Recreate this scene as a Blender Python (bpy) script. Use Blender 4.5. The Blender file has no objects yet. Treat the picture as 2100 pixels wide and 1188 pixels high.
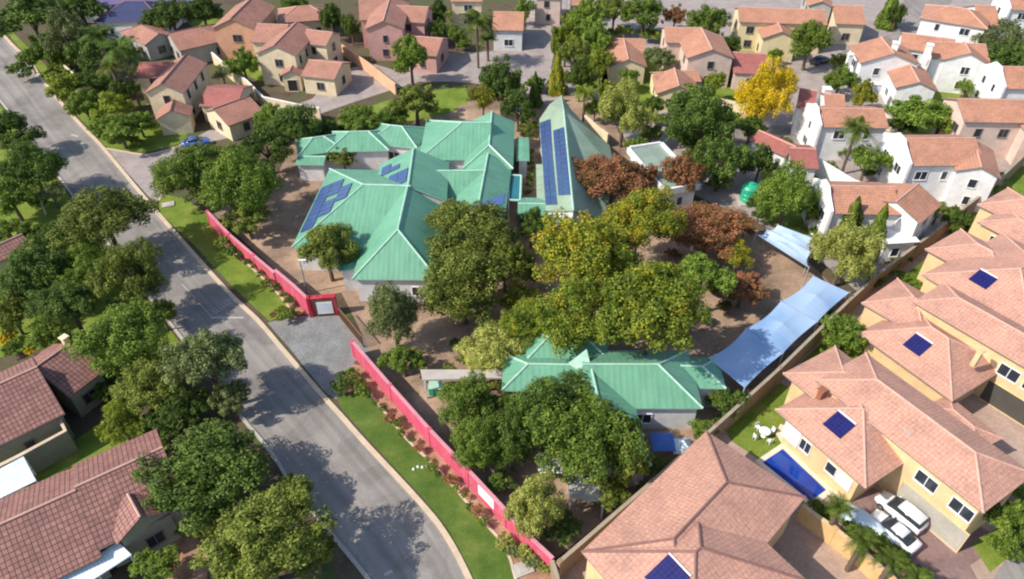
import bpy, bmesh, math, random
import numpy as np
from mathutils import Vector, noise as mnoise
random.seed(7); rng = np.random.default_rng(7)
R_ = math.radians
sc = bpy.context.scene
COL = sc.collection

# ------------------------------------------------------------ camera, sky, sun, exposure
H, F, TH = 52.0, 1500.0, R_(40)
cam_d = bpy.data.cameras.new("camera"); cam = bpy.data.objects.new("camera", cam_d); COL.objects.link(cam)
cam.location = (0, 0, H); cam.rotation_euler = (R_(50), 0, 0)
cam_d.sensor_width = 36; cam_d.lens = F / 2100 * 36; cam_d.clip_end = 3000
sc.camera = cam
SUN_EL, SUN_AZ = R_(43), R_(20)          # light travels towards +x, a little +y
world = bpy.data.worlds.new("World"); sc.world = world; world.use_nodes = True
wn = world.node_tree.nodes; sky = wn.new('ShaderNodeTexSky'); sky.sky_type = 'NISHITA'; sky.sun_disc = False
sky.sun_elevation = SUN_EL; sky.sun_rotation = math.atan2(-math.cos(SUN_AZ), -math.sin(SUN_AZ))
world.node_tree.links.new(sky.outputs[0], wn['Background'].inputs[0]); wn['Background'].inputs[1].default_value = 0.165
sd = bpy.data.lights.new("sun", 'SUN'); sd.energy = 4.8; sd.angle = R_(0.6); sd.color = (1.0, 0.93, 0.83)
so = bpy.data.objects.new("sun", sd); COL.objects.link(so)
so.rotation_euler = Vector((math.cos(SUN_EL)*math.cos(SUN_AZ), math.cos(SUN_EL)*math.sin(SUN_AZ), -math.sin(SUN_EL))).to_track_quat('-Z', 'Y').to_euler()
so.location = (-60, -20, 90)
sc.view_settings.view_transform = 'Standard'; sc.view_settings.look = 'None'
sc.view_settings.exposure = 0.28; sc.view_settings.gamma = 1
sc.render.filter_size = 1.9
sc.cycles.filter_width = 2.1
CY, SY = math.cos(TH), math.sin(TH)

def at(px, py, z=0.0):
    x, y = px-1050, -(py-594)
    d = (x, F*CY + y*SY, -F*SY + y*CY)
    t = (z-H)/d[2]
    return Vector((d[0]*t, d[1]*t, z))
def depth(p): return p.y*CY + (H-p.z)*SY

# ------------------------------------------------------------ materials
MATS = {}
def newmat(name):
    m = bpy.data.materials.new(name); m.use_nodes = True; MATS[name] = m
    nt = m.node_tree; b = nt.nodes['Principled BSDF']
    return m, nt, b
def N(nt, t, **k):
    n = nt.nodes.new(t)
    for a, v in k.items(): setattr(n, a, v)
    return n
def ramp(nt, stops, inp):
    r = N(nt, 'ShaderNodeValToRGB'); cr = r.color_ramp
    while len(cr.elements) < len(stops): cr.elements.new(0.5)
    for e, (p, c) in zip(cr.elements, stops): e.position = p; e.color = (*c, 1)
    nt.links.new(inp, r.inputs[0]); return r.outputs[0]
def noise(nt, vec, scale, detail=4, rough=.55):
    n = N(nt, 'ShaderNodeTexNoise'); n.inputs['Scale'].default_value = scale; n.inputs['Detail'].default_value = detail
    n.inputs['Roughness'].default_value = rough
    nt.links.new(vec, n.inputs['Vector']); return n.outputs[0]
def mix(nt, mode, fac, a, b):
    n = N(nt, 'ShaderNodeMix', data_type='RGBA', blend_type=mode)
    for sock, v in ((n.inputs[0], fac), (n.inputs[6], a), (n.inputs[7], b)):
        if hasattr(v, 'links') or hasattr(v, 'is_output'): nt.links.new(v, sock)
        elif isinstance(v, (int, float)): sock.default_value = v
        else: sock.default_value = (*v, 1)
    return n.outputs[2]
def bump(nt, b, h, strength=.4, dist=.05):
    n = N(nt, 'ShaderNodeBump'); n.inputs['Strength'].default_value = strength; n.inputs['Distance'].default_value = dist
    nt.links.new(h, n.inputs['Height']); nt.links.new(n.outputs[0], b.inputs['Normal'])
def sc3(c, k): return tuple(x*k for x in c)

def m_plain(name, c, rough=.8, var=.12, scale=1.5, metal=0):
    m, nt, b = newmat(name); tc = N(nt, 'ShaderNodeNewGeometry').outputs['Position']
    n = noise(nt, tc, scale, 6)
    n2 = noise(nt, tc, scale*6, 3)
    c1 = ramp(nt, [(.3, sc3(c, 1-var*1.6)), (.7, sc3(c, 1+var*.6))], n)
    c2 = mix(nt, 'MULTIPLY', .5, c1, ramp(nt, [(.3, (.8,.8,.8)), (.65, (1.05,1.05,1.05))], n2))
    nt.links.new(c2, b.inputs['Base Color']); b.inputs['Roughness'].default_value = rough; b.inputs['Metallic'].default_value = metal
    return m
def m_tile(name, c, c2, dark, tw=.32, th=.36, contrast=1.0):
    m, nt, b = newmat(name); uv = N(nt, 'ShaderNodeUVMap').outputs[0]
    br = N(nt, 'ShaderNodeTexBrick'); br.offset = 0.0; br.squash = 1
    br.inputs['Scale'].default_value = 1; br.inputs['Brick Width'].default_value = tw; br.inputs['Row Height'].default_value = th
    br.inputs['Mortar Size'].default_value = .035; br.inputs['Mortar Smooth'].default_value = .6; br.inputs['Bias'].default_value = -.1
    br.inputs['Color1'].default_value = (*c, 1); br.inputs['Color2'].default_value = (*c2, 1); br.inputs['Mortar'].default_value = (*dark, 1)
    nt.links.new(uv, br.inputs['Vector'])
    g = N(nt, 'ShaderNodeNewGeometry').outputs['Position']
    big = ramp(nt, [(.25, (.66,.66,.68)), (.5, (.95,.93,.92)), (.75, (1.14,1.1,1.06))], noise(nt, g, .45, 6, .65))
    sp = ramp(nt, [(.35, (.72,.70,.70)), (.5, (1,1,1)), (.72, (1.3,1.24,1.15))], noise(nt, g, 4.5, 3, .7))
    col = mix(nt, 'MULTIPLY', .85, mix(nt, 'MULTIPLY', .65, br.outputs[0], sp), big)
    nt.links.new(col, b.inputs['Base Color']); b.inputs['Roughness'].default_value = .75
    inv = N(nt, 'ShaderNodeMath', operation='SUBTRACT'); inv.inputs[0].default_value = 1; nt.links.new(br.outputs[1], inv.inputs[1])
    bump(nt, b, inv.outputs[0], .5*contrast, .06); return m
def m_sheet(name, c, pitch=.55, rough=.45):
    m, nt, b = newmat(name); uv = N(nt, 'ShaderNodeUVMap').outputs[0]
    sx = N(nt, 'ShaderNodeSeparateXYZ'); nt.links.new(uv, sx.inputs[0])
    mu = N(nt, 'ShaderNodeMath', operation='MULTIPLY'); mu.inputs[1].default_value = 2*math.pi/pitch; nt.links.new(sx.outputs[0], mu.inputs[0])
    sn = N(nt, 'ShaderNodeMath', operation='SINE'); nt.links.new(mu.outputs[0], sn.inputs[0])
    g = N(nt, 'ShaderNodeNewGeometry').outputs['Position']
    mp = N(nt, 'ShaderNodeMapping'); mp.inputs['Scale'].default_value = (.8, .12, 1); nt.links.new(uv, mp.inputs[0])
    big = ramp(nt, [(.25, (.70,.76,.74)), (.5, (1,1,1)), (.8, (1.2,1.14,1.12))], noise(nt, g, .3, 7, .7))
    stk = ramp(nt, [(.3, (.78,.8,.8)), (.55, (1,1,1))], noise(nt, mp.outputs[0], 2.2, 5, .7))
    seam = ramp(nt, [(.0, (.93,.93,.93)), (.35, (1,1,1)), (1, (1.02,1.02,1.02))], sn.outputs[0])
    dirt = ramp(nt, [(.60, (1,1,1)), (.74, (.72,.66,.60))], noise(nt, g, 1.1, 6, .75))
    col = mix(nt, 'MULTIPLY', 1, mix(nt, 'MULTIPLY', .9, mix(nt, 'MULTIPLY', .9, mix(nt, 'MULTIPLY', .8, c, dirt), big), stk), seam)
    nt.links.new(col, b.inputs['Base Color']); b.inputs['Roughness'].default_value = rough; b.inputs['Specular IOR Level'].default_value = .35
    bump(nt, b, sn.outputs[0], .1, .03); return m
def m_ground(name, stops, s1=.25, s2=3.0, rough=.95, bp=.3, fine=(.72, 1.15)):
    m, nt, b = newmat(name); g = N(nt, 'ShaderNodeNewGeometry').outputs['Position']
    n1 = noise(nt, g, s1, 8, .65); n2 = noise(nt, g, s2, 4, .7)
    col = mix(nt, 'MULTIPLY', .8, ramp(nt, stops, n1), ramp(nt, [(.3, (fine[0],)*3), (.7, (fine[1],)*3)], n2))
    nt.links.new(col, b.inputs['Base Color']); b.inputs['Roughness'].default_value = rough
    b.inputs['Specular IOR Level'].default_value = .15
    bump(nt, b, n2, bp, .06); return m
def m_pave(name, c, c2, dark, w=.22, h=.11, rough=.85):
    m, nt, b = newmat(name); g = N(nt, 'ShaderNodeNewGeometry').outputs['Position']
    mp = N(nt, 'ShaderNodeMapping'); mp.inputs['Rotation'].default_value = (0, 0, .7); nt.links.new(g, mp.inputs[0])
    br = N(nt, 'ShaderNodeTexBrick'); br.inputs['Scale'].default_value = 1; br.inputs['Brick Width'].default_value = w; br.inputs['Row Height'].default_value = h
    br.inputs['Mortar Size'].default_value = .012
    for k, v in (('Color1', c), ('Color2', c2), ('Mortar', dark)): br.inputs[k].default_value = (*v, 1)
    nt.links.new(mp.outputs[0], br.inputs['Vector'])
    big = ramp(nt, [(.25, (.68,.67,.67)), (.7, (1.12,1.1,1.1))], noise(nt, g, .5, 7, .65))
    sm = ramp(nt, [(.3, (.78,.78,.78)), (.7, (1.15,1.15,1.15))], noise(nt, g, 3.5, 4, .7))
    nt.links.new(mix(nt, 'MULTIPLY', .7, mix(nt, 'MULTIPLY', 1, br.outputs[0], big), sm), b.inputs['Base Color']); b.inputs['Roughness'].default_value = rough; return m
def m_leaf(name, stops, scale=2.6, w=.5):
    m, nt, b = newmat(name)
    geo = N(nt, 'ShaderNodeNewGeometry'); tc = N(nt, 'ShaderNodeTexCoord').outputs['Object']
    oi = N(nt, 'ShaderNodeObjectInfo')
    add = N(nt, 'ShaderNodeVectorMath', operation='ADD'); nt.links.new(tc, add.inputs[0])
    cmb = N(nt, 'ShaderNodeMath', operation='MULTIPLY'); cmb.inputs[1].default_value = 37; nt.links.new(oi.outputs['Random'], cmb.inputs[0]); nt.links.new(cmb.outputs[0], add.inputs[1])
    n1 = noise(nt, add.outputs[0], scale, 3)
    mr = N(nt, 'ShaderNodeMapRange'); mr.inputs[1].default_value = .3; mr.inputs[2].default_value = .7; nt.links.new(n1, mr.inputs[0])
    mx = N(nt, 'ShaderNodeMix', data_type='FLOAT'); mx.inputs[0].default_value = w
    nt.links.new(mr.outputs[0], mx.inputs[2]); nt.links.new(geo.outputs['Random Per Island'], mx.inputs[3])
    col = ramp(nt, stops, mx.outputs[0])
    hv = N(nt, 'ShaderNodeHueSaturation'); nt.links.new(col, hv.inputs['Color'])
    mr2 = N(nt, 'ShaderNodeMapRange'); mr2.inputs[3].default_value = .82; mr2.inputs[4].default_value = 1.2; nt.links.new(oi.outputs['Random'], mr2.inputs[0]); nt.links.new(mr2.outputs[0], hv.inputs['Value'])
    nt.links.new(hv.outputs[0], b.inputs['Base Color']); b.inputs['Roughness'].default_value = .65; b.inputs['Specular IOR Level'].default_value = .2
    tr = N(nt, 'ShaderNodeBsdfTranslucent'); nt.links.new(hv.outputs[0], tr.inputs[0])
    ms = N(nt, 'ShaderNodeMixShader'); ms.inputs[0].default_value = .28
    nt.links.new(b.outputs[0], ms.inputs[1]); nt.links.new(tr.outputs[0], ms.inputs[2]); nt.links.new(ms.outputs[0], nt.nodes['Material Output'].inputs[0])
    return m

# tiled roofs
m_tile('tile_brown', (.44,.215,.15), (.37,.175,.12), (.24,.115,.09), contrast=.8)
m_tile('tile_orange', (.50,.25,.16), (.43,.21,.13), (.32,.155,.10), contrast=.6)
m_tile('tile_peach', (.53,.298,.217), (.48,.26,.19), (.39,.205,.155), contrast=.5)
m_tile('tile_red', (.42,.14,.115), (.35,.12,.10), (.2,.07,.06))
m_tile('tile_dark', (.34,.165,.135), (.25,.115,.095), (.09,.045,.04), .36, .42, 1.5)
m_tile('tile_navy', (.035,.05,.16), (.03,.04,.12), (.015,.02,.06))
m_tile('tile_purple', (.16,.13,.3), (.13,.11,.25), (.06,.05,.12))
m_plain('cap_pale', (.60,.36,.28), .8); m_plain('cap_dark', (.25,.13,.11), .8)
m_sheet('sheet_green', (.145,.345,.225)); m_sheet('sheet_sage', (.28,.37,.265)); m_sheet('sheet_greygreen', (.26,.33,.27), .4)
m_plain('cap_green', (.40,.62,.49), .4)
m_sheet('sheet_white', (.72,.80,.84), .25); m_sheet('sheet_teal', (.03,.16,.2), .3)
# walls
for k, c in dict(w_cream=(.72,.60,.40), w_white=(.80,.79,.77), w_salmon=(.62,.33,.21), w_pink=(.60,.34,.30), w_palepink=(.66,.50,.42),
                 w_yellow=(.74,.62,.36), w_ochre=(.70,.50,.27), w_olive=(.30,.28,.2), w_school=(.70,.69,.68), w_hot=(.58,.075,.14), w_hotdark=(.42,.015,.04), w_cap=(.60,.26,.31),
                 w_brown=(.30,.20,.13), w_coping=(.36,.30,.22), w_orange=(.68,.40,.24), w_ochrewall=(.66,.42,.19), w_stonegrey=(.42,.40,.36),
                 fascia=(.22,.19,.17), metalgrey=(.35,.35,.36), wood=(.20,.11,.06), bark=(.13,.095,.065), white=(.82,.82,.82), darkgap=(.02,.02,.022),
                 garage=(.42,.39,.33), garage_dark=(.07,.065,.055), concrete=(.45,.41,.36), kerb=(.60,.47,.33), rust=(.3,.12,.06), black=(.02,.02,.02),
                 soil=(.16,.1,.07), patio=(.72,.62,.48), tankgreen=(.03,.40,.24), playblue=(.08,.2,.6), palecloth=(.62,.74,.82)).items():
    m_plain(k, c, .85 if k != 'tankgreen' else .4, .1, .8)
def m_gloss(name, c, rough, spec=.5, metal=0, coat=0):
    m, nt, b = newmat(name); b.inputs['Base Color'].default_value = (*c, 1); b.inputs['Roughness'].default_value = rough
    b.inputs['Specular IOR Level'].default_value = spec; b.inputs['Metallic'].default_value = metal; b.inputs['Coat Weight'].default_value = coat
m_gloss('glass', (.03,.035,.045), .12); m_gloss('carpaint', (.72,.74,.76), .3, .5, 0, .8); m_gloss('carblue', (.05,.12,.35), .3, .5, 0, .8)
m_gloss('cardark', (.04,.04,.07), .3, .5, 0, .8); m_gloss('carsilver', (.45,.47,.5), .3, .5, .3, .8)
m_gloss('rubber', (.02,.02,.02), .8); m_gloss('lamp_glass', (.8,.8,.75), .15); m_gloss('taillight', (.4,.02,.02), .2); m_gloss('rim', (.5,.5,.5), .3, .5, .8)
def m_solar(name, c, line):
    m, nt, b = newmat(name); uv = N(nt, 'ShaderNodeUVMap').outputs[0]
    br = N(nt, 'ShaderNodeTexBrick'); br.offset = 0; br.inputs['Scale'].default_value = 1; br.inputs['Brick Width'].default_value = .33; br.inputs['Row Height'].default_value = .33
    br.inputs['Mortar Size'].default_value = .012
    for k, v in (('Color1', c), ('Color2', sc3(c, .8)), ('Mortar', line)): br.inputs[k].default_value = (*v, 1)
    nt.links.new(uv, br.inputs['Vector']); nt.links.new(br.outputs[0], b.inputs['Base Color']); b.inputs['Roughness'].default_value = .25
m_solar('solar', (.025,.06,.19), (.17,.24,.38)); m_solar('solar_dark', (.012,.012,.10), (.03,.03,.14))
def m_water():
    m, nt, b = newmat('pool_water'); g = N(nt, 'ShaderNodeNewGeometry').outputs['Position']
    nt.links.new(ramp(nt, [(.3, (.004,.03,.24)), (.7, (.008,.055,.34))], noise(nt, g, .8, 3)), b.inputs['Base Color'])
    b.inputs['Roughness'].default_value = .08; bump(nt, b, noise(nt, g, 5, 2), .15, .02)
m_water()
def m_sail():
    m, nt, b = newmat('sail_blue_treeshade'); g = N(nt, 'ShaderNodeNewGeometry').outputs['Position']
    c = ramp(nt, [(.35, (.24,.42,.68)), (.60, (.42,.57,.77))], noise(nt, g, .2, 2, .45))  # deeper blue noise patches paint tree shade into the pale cloth colour
    nt.links.new(c, b.inputs['Base Color']); b.inputs['Roughness'].default_value = .8
    tr = N(nt, 'ShaderNodeBsdfTranslucent'); nt.links.new(c, tr.inputs[0]); ms = N(nt, 'ShaderNodeMixShader'); ms.inputs[0].default_value = .25
    nt.links.new(b.outputs[0], ms.inputs[1]); nt.links.new(tr.outputs[0], ms.inputs[2]); nt.links.new(ms.outputs[0], nt.nodes['Material Output'].inputs[0])
m_sail()
m_plain('sail_pale', (.44,.57,.74), .6, .1, .5)
# ground
m_ground('earth', [(.3, (.07,.05,.035)), (.5, (.12,.09,.06)), (.62, (.07,.1,.03)), (.75, (.10,.14,.04))], .3)
m_ground('grass', [(.3, (.09,.15,.02)), (.5, (.15,.21,.03)), (.68, (.23,.26,.055)), (.8, (.31,.30,.10))], .35, 4)
m_ground('grass_rich', [(.3, (.055,.105,.018)), (.52, (.095,.150,.027)), (.7, (.16,.19,.045))], .4, 5)
m_ground('dirt', [(.3, (.14,.10,.07)), (.47, (.29,.20,.14)), (.62, (.42,.29,.20)), (.75, (.54,.38,.27))], .18, 2.5)
m_ground('mulch', [(.3, (.16,.09,.06)), (.5, (.36,.2,.13)), (.7, (.45,.29,.2))], .9, 5, bp=.6)
m_ground('cobble', [(.3, (.16,.162,.158)), (.7, (.28,.28,.272))], .4, 6, fine=(.5, 1.4), bp=.6)
m_pave('paver_pink', (.40,.34,.31), (.35,.295,.27), (.27,.23,.215))
m_pave('paver_red', (.30,.19,.17), (.25,.16,.14), (.17,.11,.10))
m_pave('paver_tan', (.50,.36,.28), (.44,.31,.24), (.3,.22,.17))
def m_road():
    m, nt, b = newmat('asphalt'); g = N(nt, 'ShaderNodeNewGeometry').outputs['Position']; uv = N(nt, 'ShaderNodeUVMap').outputs[0]
    n1 = noise(nt, g, .12, 7, .6); n2 = noise(nt, g, 9, 3, .7)
    mp = N(nt, 'ShaderNodeMapping'); mp.inputs['Scale'].default_value = (1.0, .03, 1); nt.links.new(uv, mp.inputs[0])
    n3 = noise(nt, mp.outputs[0], 1.3, 4, .6)
    c = ramp(nt, [(.3, (.195,.175,.156)), (.5, (.255,.231,.208)), (.7, (.32,.293,.265))], n1)
    c = mix(nt, 'MULTIPLY', .8, c, ramp(nt, [(.3, (.78,.78,.78)), (.7, (1.18,1.18,1.18))], n2))
    c = mix(nt, 'MULTIPLY', .9, c, ramp(nt, [(.35, (.76,.76,.77)), (.6, (1.1,1.1,1.1))], n3))
    vo = N(nt, 'ShaderNodeTexVoronoi'); vo.feature = 'DISTANCE_TO_EDGE'; vo.inputs['Scale'].default_value = .22
    nw = N(nt, 'ShaderNodeTexNoise'); nw.inputs['Scale'].default_value = .8; nt.links.new(g, nw.inputs['Vector'])
    wv = N(nt, 'ShaderNodeVectorMath', operation='ADD'); nt.links.new(g, wv.inputs[0]); nt.links.new(nw.outputs[1], wv.inputs[1]); nt.links.new(wv.outputs[0], vo.inputs['Vector'])
    c = mix(nt, 'MULTIPLY', .25, c, ramp(nt, [(.0, (.55,.55,.55)), (.02, (1,1,1))], vo.outputs['Distance']))
    c = mix(nt, 'MULTIPLY', .8, c, ramp(nt, [(.56, (1,1,1)), (.60, (.82,.82,.83))], noise(nt, g, .3, 1, .3)))
    nt.links.new(c, b.inputs['Base Color']); b.inputs['Roughness'].default_value = .9; bump(nt, b, n2, .3, .02)
m_road()
def wallwear(name):
    nt = MATS[name].node_tree; b = nt.nodes['Principled BSDF']; src = b.inputs['Base Color'].links[0].from_socket
    g = N(nt, 'ShaderNodeNewGeometry').outputs['Position']; mp = N(nt, 'ShaderNodeMapping'); mp.inputs['Scale'].default_value = (1.2, 1.2, .25); nt.links.new(g, mp.inputs[0])
    n = noise(nt, mp.outputs[0], 1.6, 6, .7); nt.links.new(mix(nt, 'MIX', ramp(nt, [(.52, (0,0,0)), (.72, (.5,.5,.5))], n), src, (.42,.30,.26)), b.inputs['Base Color'])
for k in ('w_hot', 'w_hotdark', 'w_brown', 'w_ochrewall'): wallwear(k)
m_gloss('paint_line', (.40,.40,.39), .8)
# leaves
LEAF = {
 'green': [(.2, (.058,.105,.015)), (.5, (.14,.215,.027)), (.85, (.27,.35,.055))],
 'dark': [(.2, (.034,.062,.012)), (.5, (.080,.135,.022)), (.85, (.17,.235,.042))],
 'lime': [(.2, (.085,.12,.014)), (.5, (.20,.255,.024)), (.85, (.36,.40,.05))],
 'olive': [(.2, (.058,.082,.014)), (.5, (.155,.195,.030)), (.85, (.30,.33,.065))],
 'grey': [(.2, (.060,.082,.025)), (.5, (.145,.18,.06)), (.85, (.28,.32,.12))],
 'pale':   [(.2, (0.146,0.171,0.0244)), (.5, (0.317,0.342,0.0732)), (.85, (0.512,0.512,0.146))],
 'yellow': [(.2, (0.342,0.256,0.00976)), (.5, (0.61,0.439,0.0146)), (.85, (0.83,0.61,0.0244))],
 'autumn': [(.15, (.085,.125,.014)), (.44, (.21,.25,.026)), (.68, (.38,.36,.03)), (.90, (.58,.34,.03))],
 'fadegreen': [(.15, (.065,.105,.014)), (.48, (.17,.235,.027)), (.78, (.31,.34,.034)), (.97, (.52,.35,.03))],
 'red':    [(.2, (.10,.095,.03)), (.5, (.30,.125,.055)), (.85, (.46,.21,.105))],
 'palm': [(.2, (.035,.06,.010)), (.5, (.08,.125,.016)), (.85, (.18,.21,.03))],
}
for k, v in LEAF.items(): m_leaf('leaf_'+k, v)

# ------------------------------------------------------------ mesh helpers
def mesh_obj(name, verts, faces, mat, parent=None, origin=None, uv=True, recalc=True, smooth=False):
    me = bpy.data.meshes.new(name)
    o0 = origin or Vector((0,0,0))
    me.from_pydata([tuple(Vector(v)-o0) for v in verts], [], faces)
    if recalc:
        bm = bmesh.new(); bm.from_mesh(me); bmesh.ops.recalc_face_normals(bm, faces=bm.faces); bm.to_mesh(me); bm.free()
    if uv:
        l = me.uv_layers.new(name='UVMap')
        for p in me.polygons:
            n = p.normal
            u = Vector((0,0,1)).cross(n)
            u = Vector((1,0,0)) if u.length < .05 else u.normalized()
            v = n.cross(u)
            for li in p.loop_indices:
                co = me.vertices[me.loops[li].vertex_index].co
                l.data[li].uv = (co.dot(u), co.dot(v))
    if smooth:
        for p in me.polygons: p.use_smooth = True
    mats = mat if isinstance(mat, (list, tuple)) else [mat]
    for m in mats: me.materials.append(MATS[m])
    o = bpy.data.objects.new(name, me); COL.objects.link(o)
    if parent is not None: o.parent = parent
    elif origin is not None: o.location = o0
    return o
def tag(o, label=None, cat=None, group=None, kind=None):
    if label: o['label'] = label
    if cat: o['category'] = cat
    if group: o['group'] = group
    if kind: o['kind'] = kind
    return o
def empty(name, loc, label, cat, group=None):
    o = bpy.data.objects.new(name, None); COL.objects.link(o); o.location = loc; o.empty_display_size = .3
    return tag(o, label, cat, group)
class MB:
    def __init__(s): s.v, s.f, s.mi = [], [], []
    def add(s, vs, fs, mi=0):
        b = len(s.v); s.v += [Vector(v) for v in vs]; s.f += [[i+b for i in f] for f in fs]; s.mi += [mi]*len(fs)
    def box(s, c, size, rz=0, mi=0, taper=1.0):
        cx, cy, cz = c; hx, hy, hz = size[0]/2, size[1]/2, size[2]/2; ca, sa = math.cos(rz), math.sin(rz); vs = []
        for dz, t in ((-hz, 1), (hz, taper)):
            for dx, dy in ((-hx,-hy), (hx,-hy), (hx,hy), (-hx,hy)):
                dx, dy = dx*t, dy*t; vs.append((cx+dx*ca-dy*sa, cy+dx*sa+dy*ca, cz+dz))
        s.add(vs, [(3,2,1,0), (4,5,6,7), (0,1,5,4), (1,2,6,5), (2,3,7,6), (3,0,4,7)], mi)
    def tube(s, p, q, r0, r1, n=8, mi=0):
        p, q = Vector(p), Vector(q); d = (q-p).normalized(); a = d.orthogonal().normalized(); b = d.cross(a); vs = []
        for c, r in ((p, r0), (q, r1)):
            for i in range(n):
                t = 2*math.pi*i/n; vs.append(c + a*r*math.cos(t) + b*r*math.sin(t))
        s.add(vs, [(i, (i+1)%n, n+(i+1)%n, n+i) for i in range(n)] + [tuple(range(n))[::-1], tuple(range(n, 2*n))], mi)
    def lathe(s, c, prof, n=16, mi=0):
        vs = []; c = Vector(c)
        for r, z in prof:
            for i in range(n): t = 2*math.pi*i/n; vs.append(c + Vector((r*math.cos(t), r*math.sin(t), z)))
        fs = []
        for k in range(len(prof)-1):
            for i in range(n): fs.append((k*n+i, k*n+(i+1)%n, (k+1)*n+(i+1)%n, (k+1)*n+i))
        fs += [tuple(range(n))[::-1], tuple(range((len(prof)-1)*n, len(prof)*n))]; s.add(vs, fs, mi)
    def build(s, name, mat, parent=None, origin=None, **k):
        o = mesh_obj(name, s.v, s.f, mat, parent, origin, **k)
        if isinstance(mat, (list, tuple)):
            for p, m in zip(o.data.polygons, s.mi): p.material_index = m
        return o
def sheet(name, pts, z, mat, px=True, kind='structure', label=None):
    P = [at(*p) if px else Vector((p[0], p[1], 0)) for p in pts]
    bm = bmesh.new(); f = bm.faces.new([bm.verts.new((p.x, p.y, z)) for p in P]); bm.normal_update()
    if f.normal.z < 0: f.normal_flip()
    bmesh.ops.triangulate(bm, faces=[f], ngon_method='EAR_CLIP')
    me = bpy.data.meshes.new(name); uvl = None
    bm.to_mesh(me); bm.free(); me.materials.append(MATS[mat])
    l = me.uv_layers.new(name='UVMap')
    for lp in me.loops: co = me.vertices[lp.vertex_index].co; l.data[lp.index].uv = (co.x, co.y)
    o = bpy.data.objects.new(name, me); COL.objects.link(o); tag(o, label, None, None, kind); return o
def offset_line(P, d):
    out = []
    for i, p in enumerate(P):
        a = P[max(i-1, 0)]; b = P[min(i+1, len(P)-1)]; t = (b-a); t.z = 0; t.normalize(); out.append(p + Vector((-t.y, t.x, 0))*d)
    return out
def ribbon(mb, P, w, z0, z1, mi=0):
    A = offset_line(P, w/2); B = offset_line(P, -w/2); n = len(P); vs = []
    for a, b in zip(A, B): vs += [(a.x,a.y,z0), (b.x,b.y,z0), (b.x,b.y,z1), (a.x,a.y,z1)]
    fs = [(0,1,2,3), tuple(4*(n-1)+k for k in (3,2,1,0))]
    for i in range(n-1):
        for k in range(4): fs.append((4*i+k, 4*i+4+k, 4*i+4+(k+1)%4, 4*i+(k+1)%4))
    mb.add(vs, fs, mi)
def smooth_line(P, n=5):
    out = []
    for i in range(len(P)-1):
        p0, p1, p2, p3 = P[max(i-1,0)], P[i], P[i+1], P[min(i+2, len(P)-1)]
        for k in range(n):
            t = k/n; out.append(.5*((2*p1) + (p2-p0)*t + (2*p0-5*p1+4*p2-p3)*t*t + (3*p1-p0-3*p2+p3)*t**3))
    out.append(P[-1]); return out

# ------------------------------------------------------------ the ground
G = sheet('ground', [(-900,-900),(1200,-900),(1200,1400),(-900,1400)], 0, 'earth', px=False)
Rt = smooth_line([at(*p) for p in [(-330,-270),(-130,-90),(7,69),(57,118),(89,162),(140,224),(182,269),(215,303),(296,400),(370,485),(471,597),(532,655),(582,713),(657,800),(703,850),(750,903),(868,1030),(919,1095),(966,1182),(1030,1330)]])
Lt = smooth_line([at(*p) for p in [(-420,-200),(-260,-90),(-95,95),(13,226),(67,296),(145,400),(230,515),(320,632),(367,692),(471,832),(552,929),(589,987),(650,1067),(750,1188),(860,1340)]])
def road():
    n = 90
    def res(L):
        d = [0]
        for a, b in zip(L, L[1:]): d.append(d[-1]+(b-a).length)
        out = []; j = 0
        for i in range(n+1):
            s = d[-1]*i/n
            while j < len(L)-2 and d[j+1] < s: j += 1
            t = (s-d[j])/max(d[j+1]-d[j], 1e-6); out.append(L[j].lerp(L[j+1], t))
        return out
    a, b = res(Lt), res(Rt); vs = []; 
    for p, q in zip(a, b): vs += [(p.x,p.y,.02), (q.x,q.y,.02)]
    o = mesh_obj('main_road', vs, [(2*i,2*i+1,2*i+3,2*i+2) for i in range(n)], 'asphalt', recalc=True)
    l = o.data.uv_layers[0]
    for lp in o.data.loops: l.data[lp.index].uv = (7*(lp.vertex_index % 2), (lp.vertex_index//2)*1.6)
    if o.data.polygons[0].normal.z < 0: o.data.flip_normals()
    tag(o, kind='structure'); return a, b
ra, rb = road()
mb = MB(); ribbon(mb, offset_line(Rt, -.22), .45, -.05, .13); tag(mb.build('kerb', 'kerb'), kind='structure')
mb = MB(); ribbon(mb, offset_line(Lt, .15), .3, -.05, .13); tag(mb.build('kerb', 'concrete'), kind='structure')
# lawns and verges
sheet('verge_lawn', [(318,428),(332,398),(380,408),(428,440),(445,480),(461,505),(523,556),(571,606),(600,640),(553,660),(480,592),(400,505)], .03, 'grass')
sheet('verge_lawn', [(703,842),(690,815),(720,803),(750,801),(767,818),(835,902),(895,960),(986,1064),(1037,1125),(1075,1215),(985,1215),(919,1086),(868,1022),(790,938)], .034, 'grass_rich')
sheet('verge_lawn', [(-150,-90),(20,60),(110,150),(240,240),(380,250),(385,290),(340,303),(300,313),(250,311),(215,300),(182,262),(140,218),(89,156),(7,60),(-120,-80)], .03, 'grass')
sheet('side_road', [(218,307),(262,313),(305,316),(345,306),(380,293),(440,262),(560,232),(640,203),(700,145),(760,130),(830,150),(880,140),(900,110),(1010,105),(1080,60),(1080,-60),(1165,-40),(1160,40),(1140,90),(1130,140),(1150,190),(1140,215),(1110,215),(1060,190),(1010,175),(930,168),(860,168),(800,186),(720,212),(640,240),(560,262),(440,290),(400,330),(345,345),(332,400),(320,420)], .024, 'paver_pink')
sheet('garden_lawn', [(690,240),(800,205),(955,175),(960,200),(930,230),(800,262),(700,268)], .03, 'grass')
sheet('garden_lawn', [(890,185),(955,183),(958,215),(900,212)], .036, 'grass')
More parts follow.
